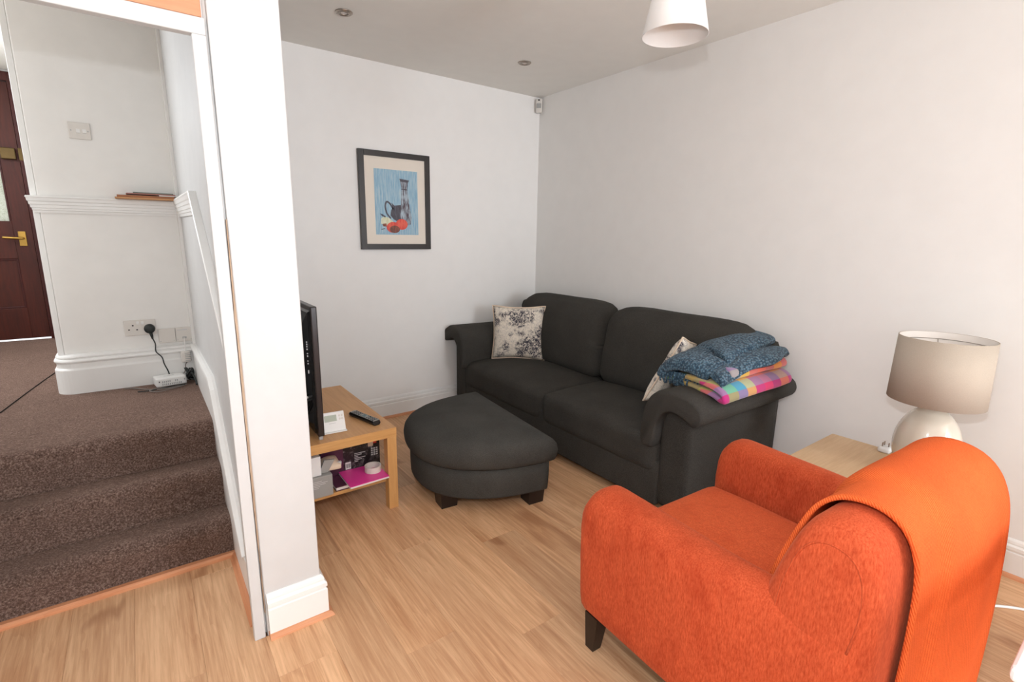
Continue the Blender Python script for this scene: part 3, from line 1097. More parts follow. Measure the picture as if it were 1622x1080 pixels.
def sway(q, f):
    q.z += -.012 + .016 * math.sin(f * 5.0 + q.y * 6) * (1 if q.z > .78 else .2) - .035 * (1 - f) ** 2 + .015 * f
    q.y += .02 * math.sin(f * 7)
    q.x += (q.y + 2.25) * .35
    return q
ribbon('outer_fold', None, None, [(-2.425, .818), (-2.395, .846), (-2.30, .852), (-2.20, .862), (-2.10, .850), (-2.04, .80), (-2.03, .73), (-2.055, .70)], -.74, -.10, .042, 'blueknit', 21, wob=.018, shear=sway, parent=bt)
ribbon('inner_fold', None, None, [(-2.30, .872), (-2.33, .892), (-2.29, .912), (-2.20, .916), (-2.13, .902), (-2.09, .875), (-2.12, .852)], -.60, -.12, .034, 'blueknit', 31, wob=.020, shear=sway, parent=bt)
ribbon('hanging_end', None, None, [(-2.33, .80), (-2.25, .825), (-2.15, .82), (-2.07, .79), (-2.05, .75)], -.795, -.66, .050, 'blueknit', 41, nx=14, wob=.016, shear=lambda q, f: Vector((q.x, q.y, q.z - .045 * (1 - f) ** 1.5 + .018)), parent=bt)
fr = bmesh.new()
rq = random.Random(5)
for i in range(34):
    y = -2.06 - .22 * rq.random()
    x = -.79 + .04 * rq.random()
    z = .765 - .02 * rq.random()
    tube(smooth_pts([(x, y, z), (x - .012, y + .006 * (rq.random() - .5), z - .03), (x + .01 * (rq.random() - .5), y + .015 * (rq.random() - .5), z - .062)], 3), .005, 5, bm=fr)
mesh_obj('fringe', fr, 'blueknit', bt)

# ------------------------------------------------------------------ half-moon footstool
ot = thing('footstool', 'charcoal half-moon footstool on dark block feet in front of the sofa', 'footstool', (-1.225, -1.325, 0), (0, 0, math.radians(-6.0)))
def dshape(hl, dp, inset, n=40, sq=2.35):
    """flat side along +x at x=0, round side to -x (superellipse); returns local outline"""
    pts = []
    for k in range(n + 1):
        a = -PI / 2 + PI * k / n
        c, s = math.cos(a), math.sin(a)
        x = -(dp - inset) * abs(c) ** (2 / sq)
        y = (hl - inset) * (abs(s) ** (2 / sq)) * (1 if s > 0 else -1)
        pts.append((min(x, -inset), y))
    for k in range(1, 12):
        pts.append((-inset, (hl - inset) * (1 - 2 * k / 12)))
    return pts
HL, DP = .475, .665
def drings(spec):
    return [[(x, y, z) for x, y in dshape(HL, DP, ins)] for z, ins in spec]
mesh_obj('base', loft(drings([(.085, .05), (.088, .040), (.10, .036), (.18, .033), (.262, .033)])), 'ottoman', ot, smooth=True, local=True)
spec = [(.255, .045), (.258, .025), (.268, .012), (.29, .004), (.33, .0), (.362, .006), (.386, .022), (.402, .046)]
top = drings(spec)
rim = top[-1]
ccx, ccy = -.30, 0.0
for f in (.94, .86, .76, .64, .50, .34, .18, .05):
    z = .402 + .042 * (1 - f * f) ** .8
    top.append([(ccx + (x - ccx) * f, ccy + (y - ccy) * f, z) for x, y, _ in rim])
mesh_obj('cushion', loft(top), 'ottoman', ot, smooth=True, local=True)
mesh_obj('seam', tube([(x, y, .258) for x, y in dshape(HL, DP, .030)], .0045, 5, closed=True), 'piping', ot, local=True)
for fx, fy in ((-.085, -.36), (-.085, .36), (-.52, -.17), (-.52, .17)):
    ang = math.atan2(fy, fx + .25)
    ca, sa = (1, 0)
    w = .052
    sq = [(fx + u * ca - v * sa, fy + u * sa + v * ca) for u, v in ((-w, -w), (w, -w), (w, w), (-w, w))]
    sq2 = [(fx + (u * ca - v * sa) * .86, fy + (u * sa + v * ca) * .86) for u, v in ((-w, -w), (w, -w), (w, w), (-w, w))]
    mesh_obj('foot', loft([[(a, b, 0) for a, b in sq2], [(a, b, .10) for a, b in sq]]), 'darkwood', ot, local=True)

# ------------------------------------------------------------------ rust armchair
ac = thing('armchair', 'rust-orange velvet armchair with dark tapered legs in the foreground', 'armchair', (-1.425, -3.0, 0), (0, 0, math.radians(-2.5)))
AW = .455
def arm_half(s):
    # low padded arm: rounded top, slightly flared, front top corner rounded
    n = 22
    rings = []
    for i in range(n + 1):
        f = i / n
        y = .425 - f * .828
        # height profile: rounded front top corner, gently dipping to the back
        d = .425 - y
        zt = .635 - .015 * min(1, d / .5)
        if d < .075:
            zt -= .075 - math.sqrt(max(0, .075 ** 2 - (.075 - d) ** 2))
        zt = max(zt, .3)
        k = max(0, min(1, (d - .42) / .30))
        k = k * k * (3 - 2 * k)
        xo = AW - .052 * k
        xi = AW - .15
        fl = .008
        ring = []
        sec = [(xo - .020, .13), (xo - .006, .20), (xo, .35), (xo + fl, zt - .075), (xo + fl - .012, zt - .028), (xo - .040, zt - .004), (xo - .075, zt), (xi + .030, zt - .004), (xi + .008, zt - .028), (xi, zt - .075), (xi, .35), (xi + .01, .13)]
        sh = 1.0
        if i == n:
            cx = (xo + xi) / 2
            sec = [(cx + (x - cx) * .9, z if z < .2 else z - .012) for x, z in sec]
        if i == 0:
            cx = (xo + xi) / 2
            sec = [(cx + (x - cx) * .88, z if z < .2 else z - .014) for x, z in sec]
        for x, z in sec:
            ring.append((s * x, y + (.012 if i == 0 else 0), z))
        rings.append(ring)
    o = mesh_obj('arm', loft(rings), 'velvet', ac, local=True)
    return subsurf(o, 1)
arm_half(-1)
arm_half(1)
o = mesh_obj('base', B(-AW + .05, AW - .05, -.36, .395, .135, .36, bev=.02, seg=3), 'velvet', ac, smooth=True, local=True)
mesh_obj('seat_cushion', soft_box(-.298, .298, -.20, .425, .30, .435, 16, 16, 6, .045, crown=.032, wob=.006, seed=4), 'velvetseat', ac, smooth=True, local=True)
BACK = [(-.165, .33), (-.150, .45), (-.165, .56), (-.195, .67), (-.225, .76), (-.252, .82), (-.290, .855), (-.335, .862), (-.378, .845), (-.405, .80), (-.418, .72), (-.420, .55), (-.414, .35), (-.402, .135)]
def back_ring(x, inset=0.0, bulge=0.0):
    c = (-.29, .5)
    P = smooth_pts([Vector((0, a, b)) for a, b in BACK], 3)
    out = []
    for p in P:
        d = Vector((p.y - c[0], p.z - c[1]))
        L = d.length
        if p.z < .30:
            k = 1 - .4 * inset / .1 * .1
            q = (c[0] + d.x * (1 - inset / max(L, .01) * .6), p.z)
        else:
            q = (c[0] + d.x * (1 - inset / L), c[1] + d.y * (1 - inset / L))
        out.append((x, q[0], q[1]))
    return out
rings = []
BW = .392
for x, ins in [(-BW - .012, .075), (-BW - .008, .045), (-BW, .022), (-BW + .02, .006), (-BW + .05, 0), (-.25, 0), (-.1, -.002), (.1, -.002), (.25, 0), (BW - .05, 0), (BW - .02, .006), (BW, .022), (BW + .008, .045), (BW + .012, .075)]:
    rings.append(back_ring(x if x < 0 else x * .87, ins))
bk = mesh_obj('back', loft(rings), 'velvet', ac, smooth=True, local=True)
for s in (-1, 1):
    seam = [Vector(p) for p in back_ring(s * (BW + .010) * (1 if s < 0 else .87), .058)]
    seam = [p for p in seam if p.z > .55]
    mesh_obj('seam', tube(seam, .0028, 5), 'velvet', bk, smooth=True, local=True)
for sx in (-1, 1):
    for y, lean in ((.365, .012), (-.35, -.02)):
        x = sx * (AW - .055)
        w0, w1 = .019, .030
        mesh_obj('leg', loft([[(x + a * w0, y + lean + b * w0, 0) for a, b in ((-1, -1), (1, -1), (1, 1), (-1, 1))], [(x + a * w1, y + b * w1, .15) for a, b in ((-1, -1), (1, -1), (1, 1), (-1, 1))]]), 'darkwood', ac, local=True)
mesh_obj('underside', B(-AW + .06, AW - .06, -.36, .36, .118, .14), 'black', ac, local=True)

# ------------------------------------------------------------------ orange throw over the chair back
tr = thing('draped_throw', 'bright orange woven throw draped over the back of the armchair', 'throw', (-1.425, -3.0, .12), (0, 0, math.radians(-2.5)))
def drape(name, x0, x1, z_front, z_rear, off, far_off, seed, nx=36, over=0.0):
    prof = smooth_pts([Vector((0, a, b)) for a, b in BACK], 5)
    # outward normals
    pts = []
    for i, p in enumerate(prof):
        t = (prof[min(i + 1, len(prof) - 1)] - prof[max(i - 1, 0)]).normalized()
        nrm = Vector((0, -t.z, t.y))
        if nrm.dot(p - Vector((0, -.29, .5))) < 0:
            nrm = -nrm
        front = p.y > -.30 and i < len(prof) * .6
        if front and p.z < z_front:
            continue
        if not front and p.z < z_rear:
            continue
        pts.append((p, nrm, front))
    N = len(pts)
    bm = bmesh.new()
    G = []
    for i in range(nx + 1):
        u = i / nx
        col = []
        for k, (p, nrm, front) in enumerate(pts):
            v = k / (N - 1)
            x = x0 + (x1 - x0) * u
            rear = max(0, (v - .45) / .55)
            x += .035 * rear * (1 - u) - .01 * math.sin(v * 4) * (1 - u)          # sides wander
            o = off + far_off * u * rear ** 1.8 + .010 * (noise.noise(Vector((u * 3 + seed, v * 2.5, 2))) + .3) + .010 * math.sin(u * 9 + seed) * rear
            lap = max(0, min(1, (x + .17) / .06))
            q = p + nrm * (max(off * .8, o) + over * lap * lap * (3 - 2 * lap))
            col.append(bm.verts.new((x, q.y, q.z - .12)))
        G.append(col)
    for i in range(nx):
        for k in range(N - 1):
            bm.faces.new((G[i][k], G[i + 1][k], G[i + 1][k + 1], G[i][k + 1]))
    o = mesh_obj(name, bm, 'throw', tr, smooth=True, local=True)
    m = o.modifiers.new('thickness', 'SOLIDIFY')
    m.thickness = .011
    m.offset = 1
    return o
drape('under_layer', -.15, .325, .50, .32, .008, .016, 3.0)
drape('top_layer', -.295, .262, .47, .125, .009, .055, 9.0, over=.016)

# ------------------------------------------------------------------ side table, lamp, plug
st = thing('side_table', 'square birch-veneer side table between the armchair and the right wall', 'table', (-.40, -2.945, 0))
mesh_obj('top', B(-.675, -.125, -3.22, -2.67, .40, .45, bev=.003), 'birch', st)
for x in (-.65, -.15):
    for y in (-3.195, -2.695):
        mesh_obj('leg', B(x - .025, x + .025, y - .025, y + .025, 0, .40, bev=.002), 'oak', st)
LX, LY = -.33, -3.100
la = thing('table_lamp', 'cream table lamp with pebble-shaped ceramic base and drum shade', 'lamp', (LX, LY, .45))
egg = [(.035, .45), (.060, .452)]
for k in range(1, 24):
    a = -PI / 2 + PI * k / 24
    z = .605 + .158 * math.sin(a)
    r = .118 * math.cos(a) ** .9 * (1 - .10 * math.sin(a))
    if z > .456:
        egg.append((r, z))
egg.append((.012, .764))
mesh_obj('base', lathe(egg, LX, LY, 48), 'ceramic', la, smooth=True)
mesh_obj('stem', lathe([(.011, .755), (.013, .77), (.010, .785), (.014, .80), (.014, .85), (.010, .86)], LX, LY, 16), 'nickel', la, smooth=True)
SR0, SR1, SZ0, SZ1 = .166, .160, .790, 1.062
sh = mesh_obj('shade', lathe([(SR0, SZ0), (SR1, SZ1), (SR1 - .003, SZ1), (SR0 - .003, SZ0)], LX, LY, 64, closed=True), 'lampshade', la, smooth=True)
mesh_obj('lining', lathe([(SR0 - .0035, SZ0 + .001), (SR1 - .0035, SZ1 - .001), (SR1 - .0045, SZ1 - .001), (SR0 - .0045, SZ0 + .001)], LX, LY, 64, closed=True), 'shadein', sh, smooth=True)
bm = tube([(LX + (SR1 - .004) * math.cos(a), LY + (SR1 - .004) * math.sin(a), SZ1 - .03) for a in [2 * PI * k / 40 for k in range(40)]], .0016, 5, closed=True)
for k in range(3):
    a = 2 * PI * k / 3 + .4
    tube([(LX + .016 * math.cos(a), LY + .016 * math.sin(a), .845), (LX + (SR1 - .004) * math.cos(a), LY + (SR1 - .004) * math.sin(a), SZ1 - .03)], .0016, 5, bm=bm)
mesh_obj('shade_carrier', bm, 'nickel', la)
mesh_obj('bulb', lathe([(.012, .86), (.014, .875), (.028, .91), (.030, .93), (.022, .955), (.006, .966)], LX, LY, 20), 'bulb', la, smooth=True)
mesh_obj('cord', tube(smooth_pts([(LX + .07, LY + .05, .4545), (LX + .12, LY + .03, .4545), (LX + .16, LY + .08, .4545), (-.150, -2.975, .4545), (-.160, -2.950, .456)], 8), .0035, 6), 'wcable', la, smooth=True)
pg = thing('mains_plug', 'white three-pin mains plug lying pins up on the side table', 'plug', (-.165, -2.918, .45))
mesh_obj('plug_body', soft_box(-.198, -.134, -2.945, -2.893, .4505, .478, 6, 6, 4, .010), 'white', pg, smooth=True)
for x, y, w in ((-.166, -2.930, .004), (-.178, -2.908, .0035), (-.152, -2.908, .0035)):
    mesh_obj('pin', B(x - w, x + w, y - .002, y + .002, .477, .497), 'nickel', pg)
tag(mesh_obj('floor_cable', tube(smooth_pts([(-.60, -3.34, .006), (-.42, -3.385, .006), (-.346, -3.405, .006), (-.31, -3.432, .006), (-.26, -3.49, .006), (-.20, -3.60, .006), (-.14, -3.70, .006)], 8), .0055, 8), 'wcable', smooth=True), 'thin white cable lying on the laminate behind the armchair', 'cable')

# ------------------------------------------------------------------ white table at the lower right edge of the frame
wt = thing('dining_table', 'white lacquered table corner at the bottom right edge of the photo', 'table', (-1.22, -3.98, 0))
mesh_obj('top', B(-1.834, -.60, -4.38, -3.590, .695, .730, bev=.012, seg=3), 'tabletop', wt, smooth=False)
mesh_obj('apron', B(-1.79, -.66, -4.33, -3.64, .61, .695), 'tabletop', wt)
for x in (-1.77, -.68):
    for y in (-4.31, -3.66):
        mesh_obj('leg', B(x - .028, x + .028, y - .028, y + .028, 0, .61, bev=.003), 'tabletop', wt)

# ------------------------------------------------------------------ coffee table with television and clutter
ct = thing('coffee_table', 'oak-effect coffee table with lower shelf, carrying the television beside the white wall end', 'table', (-2.26, -.87, 0))
CX0, CX1, CY0, CY1 = -2.522, -1.985, -1.32, -.42
mesh_obj('top', B(CX0, CX1, CY0 + .0015, CY1, .405, .455, bev=.0015), 'oaktop', ct)
mesh_obj('edge_band', B(CX0, CX1, CY0 - .0005, CY0 + .002, .4055, .4545), 'oakx', ct)
for x in (CX0 + .026, CX1 - .026):
    for y in (CY0 + .026, CY1 - .026):
        mesh_obj('leg', B(x - .0255, x + .0255, y - .0255, y + .0255, 0, .405, bev=.0015), 'oak', ct)
mesh_obj('shelf', B(CX0 + .005, CX1 - .052, CY0 + .035, CY1 - .035, .148, .166, bev=.001), 'oakx', ct)

tv = thing('television', 'black flat-screen television seen from behind at the end of the white partition', 'television', (-2.36, -.86, .455))
TY0, TY1 = -1.275, -.455
TXF = -2.335
mesh_obj('bezel', B(TXF - .030, TXF, TY0, TY1, .472, 1.110, bev=.005), 'bezel', tv)
mesh_obj('screen', B(TXF - .002, TXF + .0015, TY0 + .02, TY1 - .02, .50, 1.088), 'screen', tv)
def tvback():
    rings = []
    for x, i in ((TXF - .028, .012), (TXF - .040, .022), (TXF - .052, .075), (TXF - .095, .13), (TXF - .102, .145)):
        y0, y1, z0, z1 = TY0 + i, TY1 - i, .478 + i * .55, 1.104 - i * 1.05
        rings.append([(x, y0, z0), (x, y1, z0), (x, y1, z1), (x, y0, z1)])
    return loft(rings)
tb = mesh_obj('rear_shell', tvback(), 'gblack', tv)
for k, (z, h) in enumerate(((.795, .016), (.835, .006), (.848, .005), (.872, .008), (.884, .005), (.905, .007), (.917, .006), (.929, .008), (.94, .005))):
    mesh_obj('port', B(TXF - .0475, TXF - .042, -1.237, -1.232, z - h / 2, z + h / 2), 'lightgrey', tb)
for k, (y, z) in enumerate(((-1.17, .655), (-1.19, .64), (-1.15, .635), (-1.205, .66))):
    mesh_obj('connector', tube([(TXF - .045, y, z), (TXF - .085, y, z)], .007, 8), 'silver' if k % 2 else 'black', tb)
for k in range(4):
    y = -1.16 - .015 * k
    mesh_obj('lead', tube(smooth_pts([(TXF - .08, y, .645 + .004 * k), (TXF - .105, y + .02, .64), (TXF - .11, y + .05, .58), (TXF - .10, y + .10, .50), (TXF - .08, y + .15, .46)], 6), .0035, 6), 'cable', tb, smooth=True)
mesh_obj('stand', soft_box(TXF - .11, TXF + .075, -1.06, -.67, .4555, .476, 6, 6, 3, .008), 'gblack', tv, smooth=True)
mesh_obj('stand_neck', B(TXF - .045, TXF - .01, -.93, -.80, .47, .53, bev=.005), 'gblack', tv)
mesh_obj('foot_pad', B(TXF - .026, TXF - .008, TY0 + .004, TY0 + .02, .4555, .474), 'silver', tv)

th_ = thing('thermostat', 'white thermostat unit with small grey display propped beside the television', 'thermostat', (-2.268, -1.215, .456), (0, 0, math.radians(-4)))
lean = Matrix.Rotation(math.radians(-24), 4, 'X')
def leanpart(name, bm, mat, parent):
    bmesh.ops.transform(bm, matrix=lean, verts=bm.verts[:])
    return mesh_obj(name, bm, mat, parent, local=True)
body = leanpart('housing', B(-.056, .056, -.002, .020, .003, .104, bev=.004), 'white', th_)
mesh_obj('stand_foot', B(-.058, .058, -.012, .055, .0, .006, bev=.002), 'white', th_, local=True)
leanpart('display', B(-.044, .016, -.0035, 0, .056, .088), 'lcd', body)
leanpart('label_strip', B(-.024, .010, -.0030, 0, .045, .0475), 'lightgrey', body)
for k in range(4):
    leanpart('button', B(.028 + .012 * (k % 2), .036 + .012 * (k % 2), -.0045, 0, .060 + .016 * (k // 2), .070 + .016 * (k // 2), bev=.001), 'offwhite', body)

rc = thing('remote_control', 'black and silver television remote control lying on the coffee table', 'remote', (-2.083, -1.125, .4555), (0, 0, math.radians(14)))
RL = .118
rings = []
for f, w, hgt in ((-1, .55, .30), (-.98, .8, .6), (-.93, .95, .85), (-.85, 1, 1), (-.3, .93, .95), (.2, .88, .9), (.6, .94, .95), (.85, 1, 1), (.94, .94, .85), (.98, .8, .6), (1, .55, .3)):
    hw = .0255 * w
    hz = .024 * hgt
    y = f * RL
    rings.append([(-hw * .7, y, .0), (hw * .7, y, .0), (hw, y, hz * .55), (hw * .82, y, hz), (-hw * .82, y, hz), (-hw, y, hz * .55)])
rb = mesh_obj('body', loft(rings), 'black', rc, local=True)
fp = prism([(-.019, -.108), (.019, -.108), (.0205, -.09), (.018, 0), (.0195, .09), (.017, .108), (-.017, .108), (-.0195, .09), (-.018, 0), (-.0205, -.09)], 'z', .0215, .0246)
mesh_obj('faceplate', fp, 'silverplastic', rb, local=True)
bb = 0
for r in range(11):
    for c in range(3):
        if r in (4, 5, 6) and c == 1:
            continue
        y = -.095 + r * .0182
        x = (c - 1) * .0118
        mesh_obj('button', B(x - .0038, x + .0038, y - .0042, y + .0042, .0245, .0268, bev=.001, seg=1), ('rubber' if r in (4, 5, 6) else 'black'), rb, local=True)
mesh_obj('navigation_ring', lathe([(.0035, .0246), (.0110, .0246), (.0110, .027), (.0035, .0275)], 0, -.002, 20), 'rubber', rb, local=True)

# shelf contents
bx = thing('carton', 'long grey printed carton lying on the coffee table shelf', 'box', (-2.40, -1.16, .1665))
cb = mesh_obj('carton_body', B(-2.470, -2.318, -1.298, -.98, .1670, .276, bev=.002), 'greybox', bx)
for k, w in enumerate((.045, .072, .062, .035, .028)):
    mesh_obj('text_line', B(-2.415, -2.415 + w, -1.2986, -1.297, .252 - k * .0085, .2545 - k * .0085), 'lightgrey', cb)
mesh_obj('printed_mark', B(-2.440, -2.424, -1.2987, -1.297, .232, .262), 'silver', cb)
mesh_obj('printed_badge', B(-2.436, -2.418, -1.2987, -1.297, .196, .206), 'lightgrey', cb)
bx2 = thing('small_box', 'small square white box on top of the grey carton', 'box', (-2.41, -1.22, .277))
wb = mesh_obj('box_body', B(-2.462, -2.366, -1.285, -1.15, .2775, .376, bev=.002), 'whitebox', bx2)
mesh_obj('printed_mark', B(-2.420, -2.408, -1.2856, -1.284, .322, .336), 'lightgrey', wb)
bag = thing('paper_wallet', 'crumpled cream paper packet tucked between the white box and the black book', 'packet', (-2.30, -1.20, .278))
mesh_obj('flap', soft_box(-2.345, -2.262, -1.275, -1.155, .2785, .305, 6, 6, 3, .010, crown=.02, wob=.03, seed=5), 'cream', bag, smooth=True)
bm = prism([(-2.372, .283), (-2.332, .278), (-2.296, .338), (-2.345, .345)], 'y', -1.272, -1.262)
mesh_obj('fold', bm, 'greybox', bag)
bm = prism([(-2.33, .2775), (-2.262, .2775), (-2.258, .3115), (-2.30, .3125)], 'y', -1.258, -1.244)
mesh_obj('fold', bm, 'lightgrey', bag)
bd = thing('boxed_game', 'black and dark purple boxed set standing upright at the back of the coffee table shelf', 'box', (-2.17, -1.10, .1665))
gbx = mesh_obj('box_body', B(-2.330, -2.012, -1.145, -1.075, .1670, .372, bev=.002), 'blackprint', bd)
mesh_obj('spine_print', B(-2.329, -2.215, -1.1462, -1.144, .172, .362), 'purple', gbx)
mesh_obj('red_flash', B(-2.052, -2.030, -1.1465, -1.144, .318, .362), 'redprint', gbx)
mesh_obj('sticker', B(-2.078, -2.050, -1.1472, -1.144, .306, .358), 'cream', gbx)
mesh_obj('barcode', B(-2.205, -2.176, -1.1468, -1.144, .205, .244), 'whitebox', gbx)
for k in range(5):
    mesh_obj('barcode_line', B(-2.201 + k * .005, -2.1985 + k * .005, -1.1475, -1.1465, .212, .236), 'black', gbx)
for k in range(6):
    mesh_obj('text_line', B(-2.155, -2.135 + .02 * (k % 3), -1.1466, -1.144, .236 + k * .009, .239 + k * .009), 'lightgrey', gbx)
for r in range(4):
    for c in range(3):
        mesh_obj('printed_dot', B(-2.062 + c * .014, -2.053 + c * .014, -1.1466, -1.144, .250 + r * .012, .257 + r * .012), 'lightgrey', gbx)
pkr = thing('pink_folder', 'bright pink card folder sticking out from the coffee table shelf', 'folder', (-2.14, -1.25, .1865))
mesh_obj('cover', prism([(-2.247, -1.345), (-2.040, -1.338), (-2.042, -1.155), (-2.244, -1.150)], 'z', .2005, .2035), 'pink', pkr)
mesh_obj('pages', prism([(-2.246, -1.344), (-2.041, -1.337), (-2.043, -1.156), (-2.243, -1.151)], 'z', .1935, .2003), 'paper', pkr)
mesh_obj('rear_cover', prism([(-2.247, -1.345), (-2.040, -1.338), (-2.042, -1.155), (-2.244, -1.150)], 'z', .1915, .1933), 'paper', pkr)
bk2 = thing('book', 'dark purple paperback lying under the pink folder on the shelf', 'book', (-2.17, -1.22, .1665))
mesh_obj('cover', B(-2.300, -2.070, -1.282, -1.160, .1668, .1712), 'purple', bk2)
mesh_obj('pages', B(-2.298, -2.072, -1.280, -1.162, .1712, .1860), 'paper', bk2)
mesh_obj('cover', B(-2.300, -2.070, -1.282, -1.160, .1860, .1912), 'purple', bk2)
tag(mesh_obj('tape_roll', lathe([(.036, .2040), (.043, .2040), (.043, .236), (.036, .236)], -2.088, -1.235, 32, closed=True), 'tape'), 'translucent white roll of sticky tape on the pink folder', 'tape')

# ------------------------------------------------------------------ framed picture
pf = thing('framed_picture', 'black-framed still-life print of a jug, carafe and fruit on blue', 'picture', (-1.374, -.012, 1.329))
FX0, FX1, FZ0, FZ1 = -1.653, -1.096, 1.329, 2.028
fw = .040
for nm, q in (('frame_side', (FX0, FX0 + fw, FZ0, FZ1)), ('frame_side', (FX1 - fw, FX1, FZ0, FZ1)), ('frame_rail', (FX0 + fw, FX1 - fw, FZ0, FZ0 + fw)), ('frame_rail', (FX0 + fw, FX1 - fw, FZ1 - fw, FZ1))):
    mesh_obj(nm, B(q[0], q[1], -.030, -.001, q[2], q[3], bev=.0015), 'frame', pf)
mesh_obj('mount', B(FX0 + fw, FX1 - fw, -.018, -.004, FZ0 + fw, FZ1 - fw), 'mat', pf)
AX0, AX1, AZ0, AZ1 = -1.540, -1.198, 1.437, 1.905
pr = mesh_obj('print', B(AX0, AX1, -.0195, -.018, AZ0, AZ1), 'printblue', pf)
def art(pts, mat, lay, nm):
    poly = [(AX0 + u * (AX1 - AX0), AZ1 - v * (AZ1 - AZ0)) for u, v in pts]
    mesh_obj(nm, prism(poly, 'y', -.0196 - .0004 * lay, -.0195), mat, pr)
def ell(cu, cv, ru, rv, n=28):
    return [(cu + ru * math.cos(2 * PI * k / n), cv + rv * math.sin(2 * PI * k / n)) for k in range(n)]
art([(.37, .50), (.44, .545), (.60, .53), (.61, .75), (.52, .80), (.42, .76), (.34, .70), (.36, .62), (.40, .57)], 'printdark', 1, 'jug_shape')
hd = [(.41, .60), (.34, .52), (.27, .49), (.235, .53), (.235, .60), (.27, .68), (.35, .745)]
hs = smooth_pts([Vector((u, v, 0)) for u, v in hd], 5)
ho = []
hi = []
for i, p in enumerate(hs):
    t = (hs[min(i + 1, len(hs) - 1)] - hs[max(i - 1, 0)]).normalized()
    ho.append((p.x - t.y * .018, p.y + t.x * .013))
    hi.append((p.x + t.y * .018, p.y - t.x * .013))
for i in range(len(hs) - 1):
    pass
art(ho + hi[::-1], 'printdark', 1, 'jug_handle')
art([(.565, .125), (.80, .14), (.765, .20), (.755, .285), (.77, .42), (.80, .55), (.835, .72), (.82, .83), (.70, .86), (.60, .83), (.575, .70), (.60, .45), (.615, .28), (.60, .20)], 'printstripe', 2, 'carafe_shape')
art([(.575, .13), (.80, .145), (.77, .18), (.60, .17)], 'printdark', 3, 'carafe_lip')
art([(.61, .275), (.755, .285), (.755, .30), (.61, .29)], 'printdark', 3, 'carafe_ring')
art([(.13, .75), (.19, .72), (.30, .735), (.40, .79), (.38, .85), (.22, .86), (.12, .83)], 'printyel', 3, 'lemon_shape')
art([(.10, .675), (.16, .685), (.23, .715), (.22, .735), (.15, .715)], 'printdark', 4, 'stalk')
art(ell(.60, .835, .14, .085), 'printred', 4, 'tomato_shape')
art(ell(.40, .885, .155, .085), 'printred', 5, 'tomato_shape')
art(ell(.43, .915, .12, .058), 'printbrown', 6, 'fruit_shade')
art([(.15, .835), (.24, .825), (.25, .875), (.17, .872)], 'printbrown', 4, 'fruit_shade')
art([(.12, .915), (.20, .90), (.21, .912), (.13, .925)], 'printdark', 4, 'stalk')

# ------------------------------------------------------------------ ceiling lights, pendant, alarm sensor
for i, (x, y, lab) in enumerate(((-1.927, -.665, 'recessed nickel downlight in the ceiling nearest the white partition'), (-.668, -.644, 'recessed nickel downlight in the ceiling nearest the alarm sensor'))):
    d = thing('downlight', lab, 'light', (x, y, H), group='recessed ceiling downlights')
    mesh_obj('trim_ring', lathe([(.030, H - .001), (.046, H - .001), (.046, H - .004), (.038, H - .009), (.031, H - .006)], x, y, 32, closed=True), 'nickel', d, smooth=True)
    mesh_obj('tilt_ring', lathe([(.022, H - .002), (.0305, H - .002), (.0305, H - .007), (.024, H - .010), (.022, H - .006)], x, y, 32, closed=True), 'nickel', d, smooth=True)
    mesh_obj('bulb', lathe([(.0005, H - .005), (.012, H - .007), (.022, H - .006), (.022, H - .0005), (.0005, H - .0005)], x, y, 24), 'bulb', d, smooth=True)
PXC, PYC = -1.244, -2.331
pd = thing('pendant_lamp', 'white tapered pendant shade hanging from the ceiling', 'lamp', (PXC, PYC, H))
R0, R1, PZ = .122, .078, 2.195
shp = mesh_obj('shade', lathe([(R0, PZ), (R1, PZ + .21), (R1 - .05, PZ + .222), (.02, PZ + .224), (.02, PZ + .221), (R1 - .05, PZ + .218), (R1 - .004, PZ + .206), (R0 - .003, PZ)], PXC, PYC, 64, closed=True), 'shade', pd, smooth=True)
mesh_obj('lamp_holder', lathe([(.019, PZ + .15), (.020, PZ + .23), (.012, PZ + .25)], PXC, PYC, 20), 'white', pd, smooth=True)
mesh_obj('bulb', lathe([(.012, PZ + .15), (.015, PZ + .14), (.028, PZ + .10), (.026, PZ + .07), (.012, PZ + .055), (.001, PZ + .052)], PXC, PYC, 20), 'bulb', pd, smooth=True)
mesh_obj('flex', tube([(PXC, PYC, PZ + .24), (PXC, PYC, H - .02)], .0035, 8), 'wcable', pd)
mesh_obj('ceiling_rose', lathe([(.048, H), (.048, H - .012), (.03, H - .028), (.006, H - .034)], PXC, PYC, 28), 'white', pd, smooth=True)
sr = thing('alarm_sensor', 'small white motion sensor high in the corner of the two walls', 'sensor', (-.03, -.03, 2.50))
dg = Vector((-1, -1, 0)).normalized()
rot45 = Matrix.Translation((-.042, -.042, 0)) @ Matrix.Rotation(math.radians(-45), 4, 'Z')
def corner_part(name, bm, mat, parent):
    bmesh.ops.transform(bm, matrix=rot45, verts=bm.verts[:])
    return mesh_obj(name, bm, mat, parent)
sbody = corner_part('housing', B(-.027, .027, -.010, .024, 2.488, 2.600, bev=.006), 'offwhite', sr)
corner_part('lens', B(-.020, .020, -.014, -.008, 2.525, 2.562, bev=.003), 'silver', sbody)
corner_part('indicator', B(-.008, .008, -.0125, -.009, 2.583, 2.593), 'black', sbody)

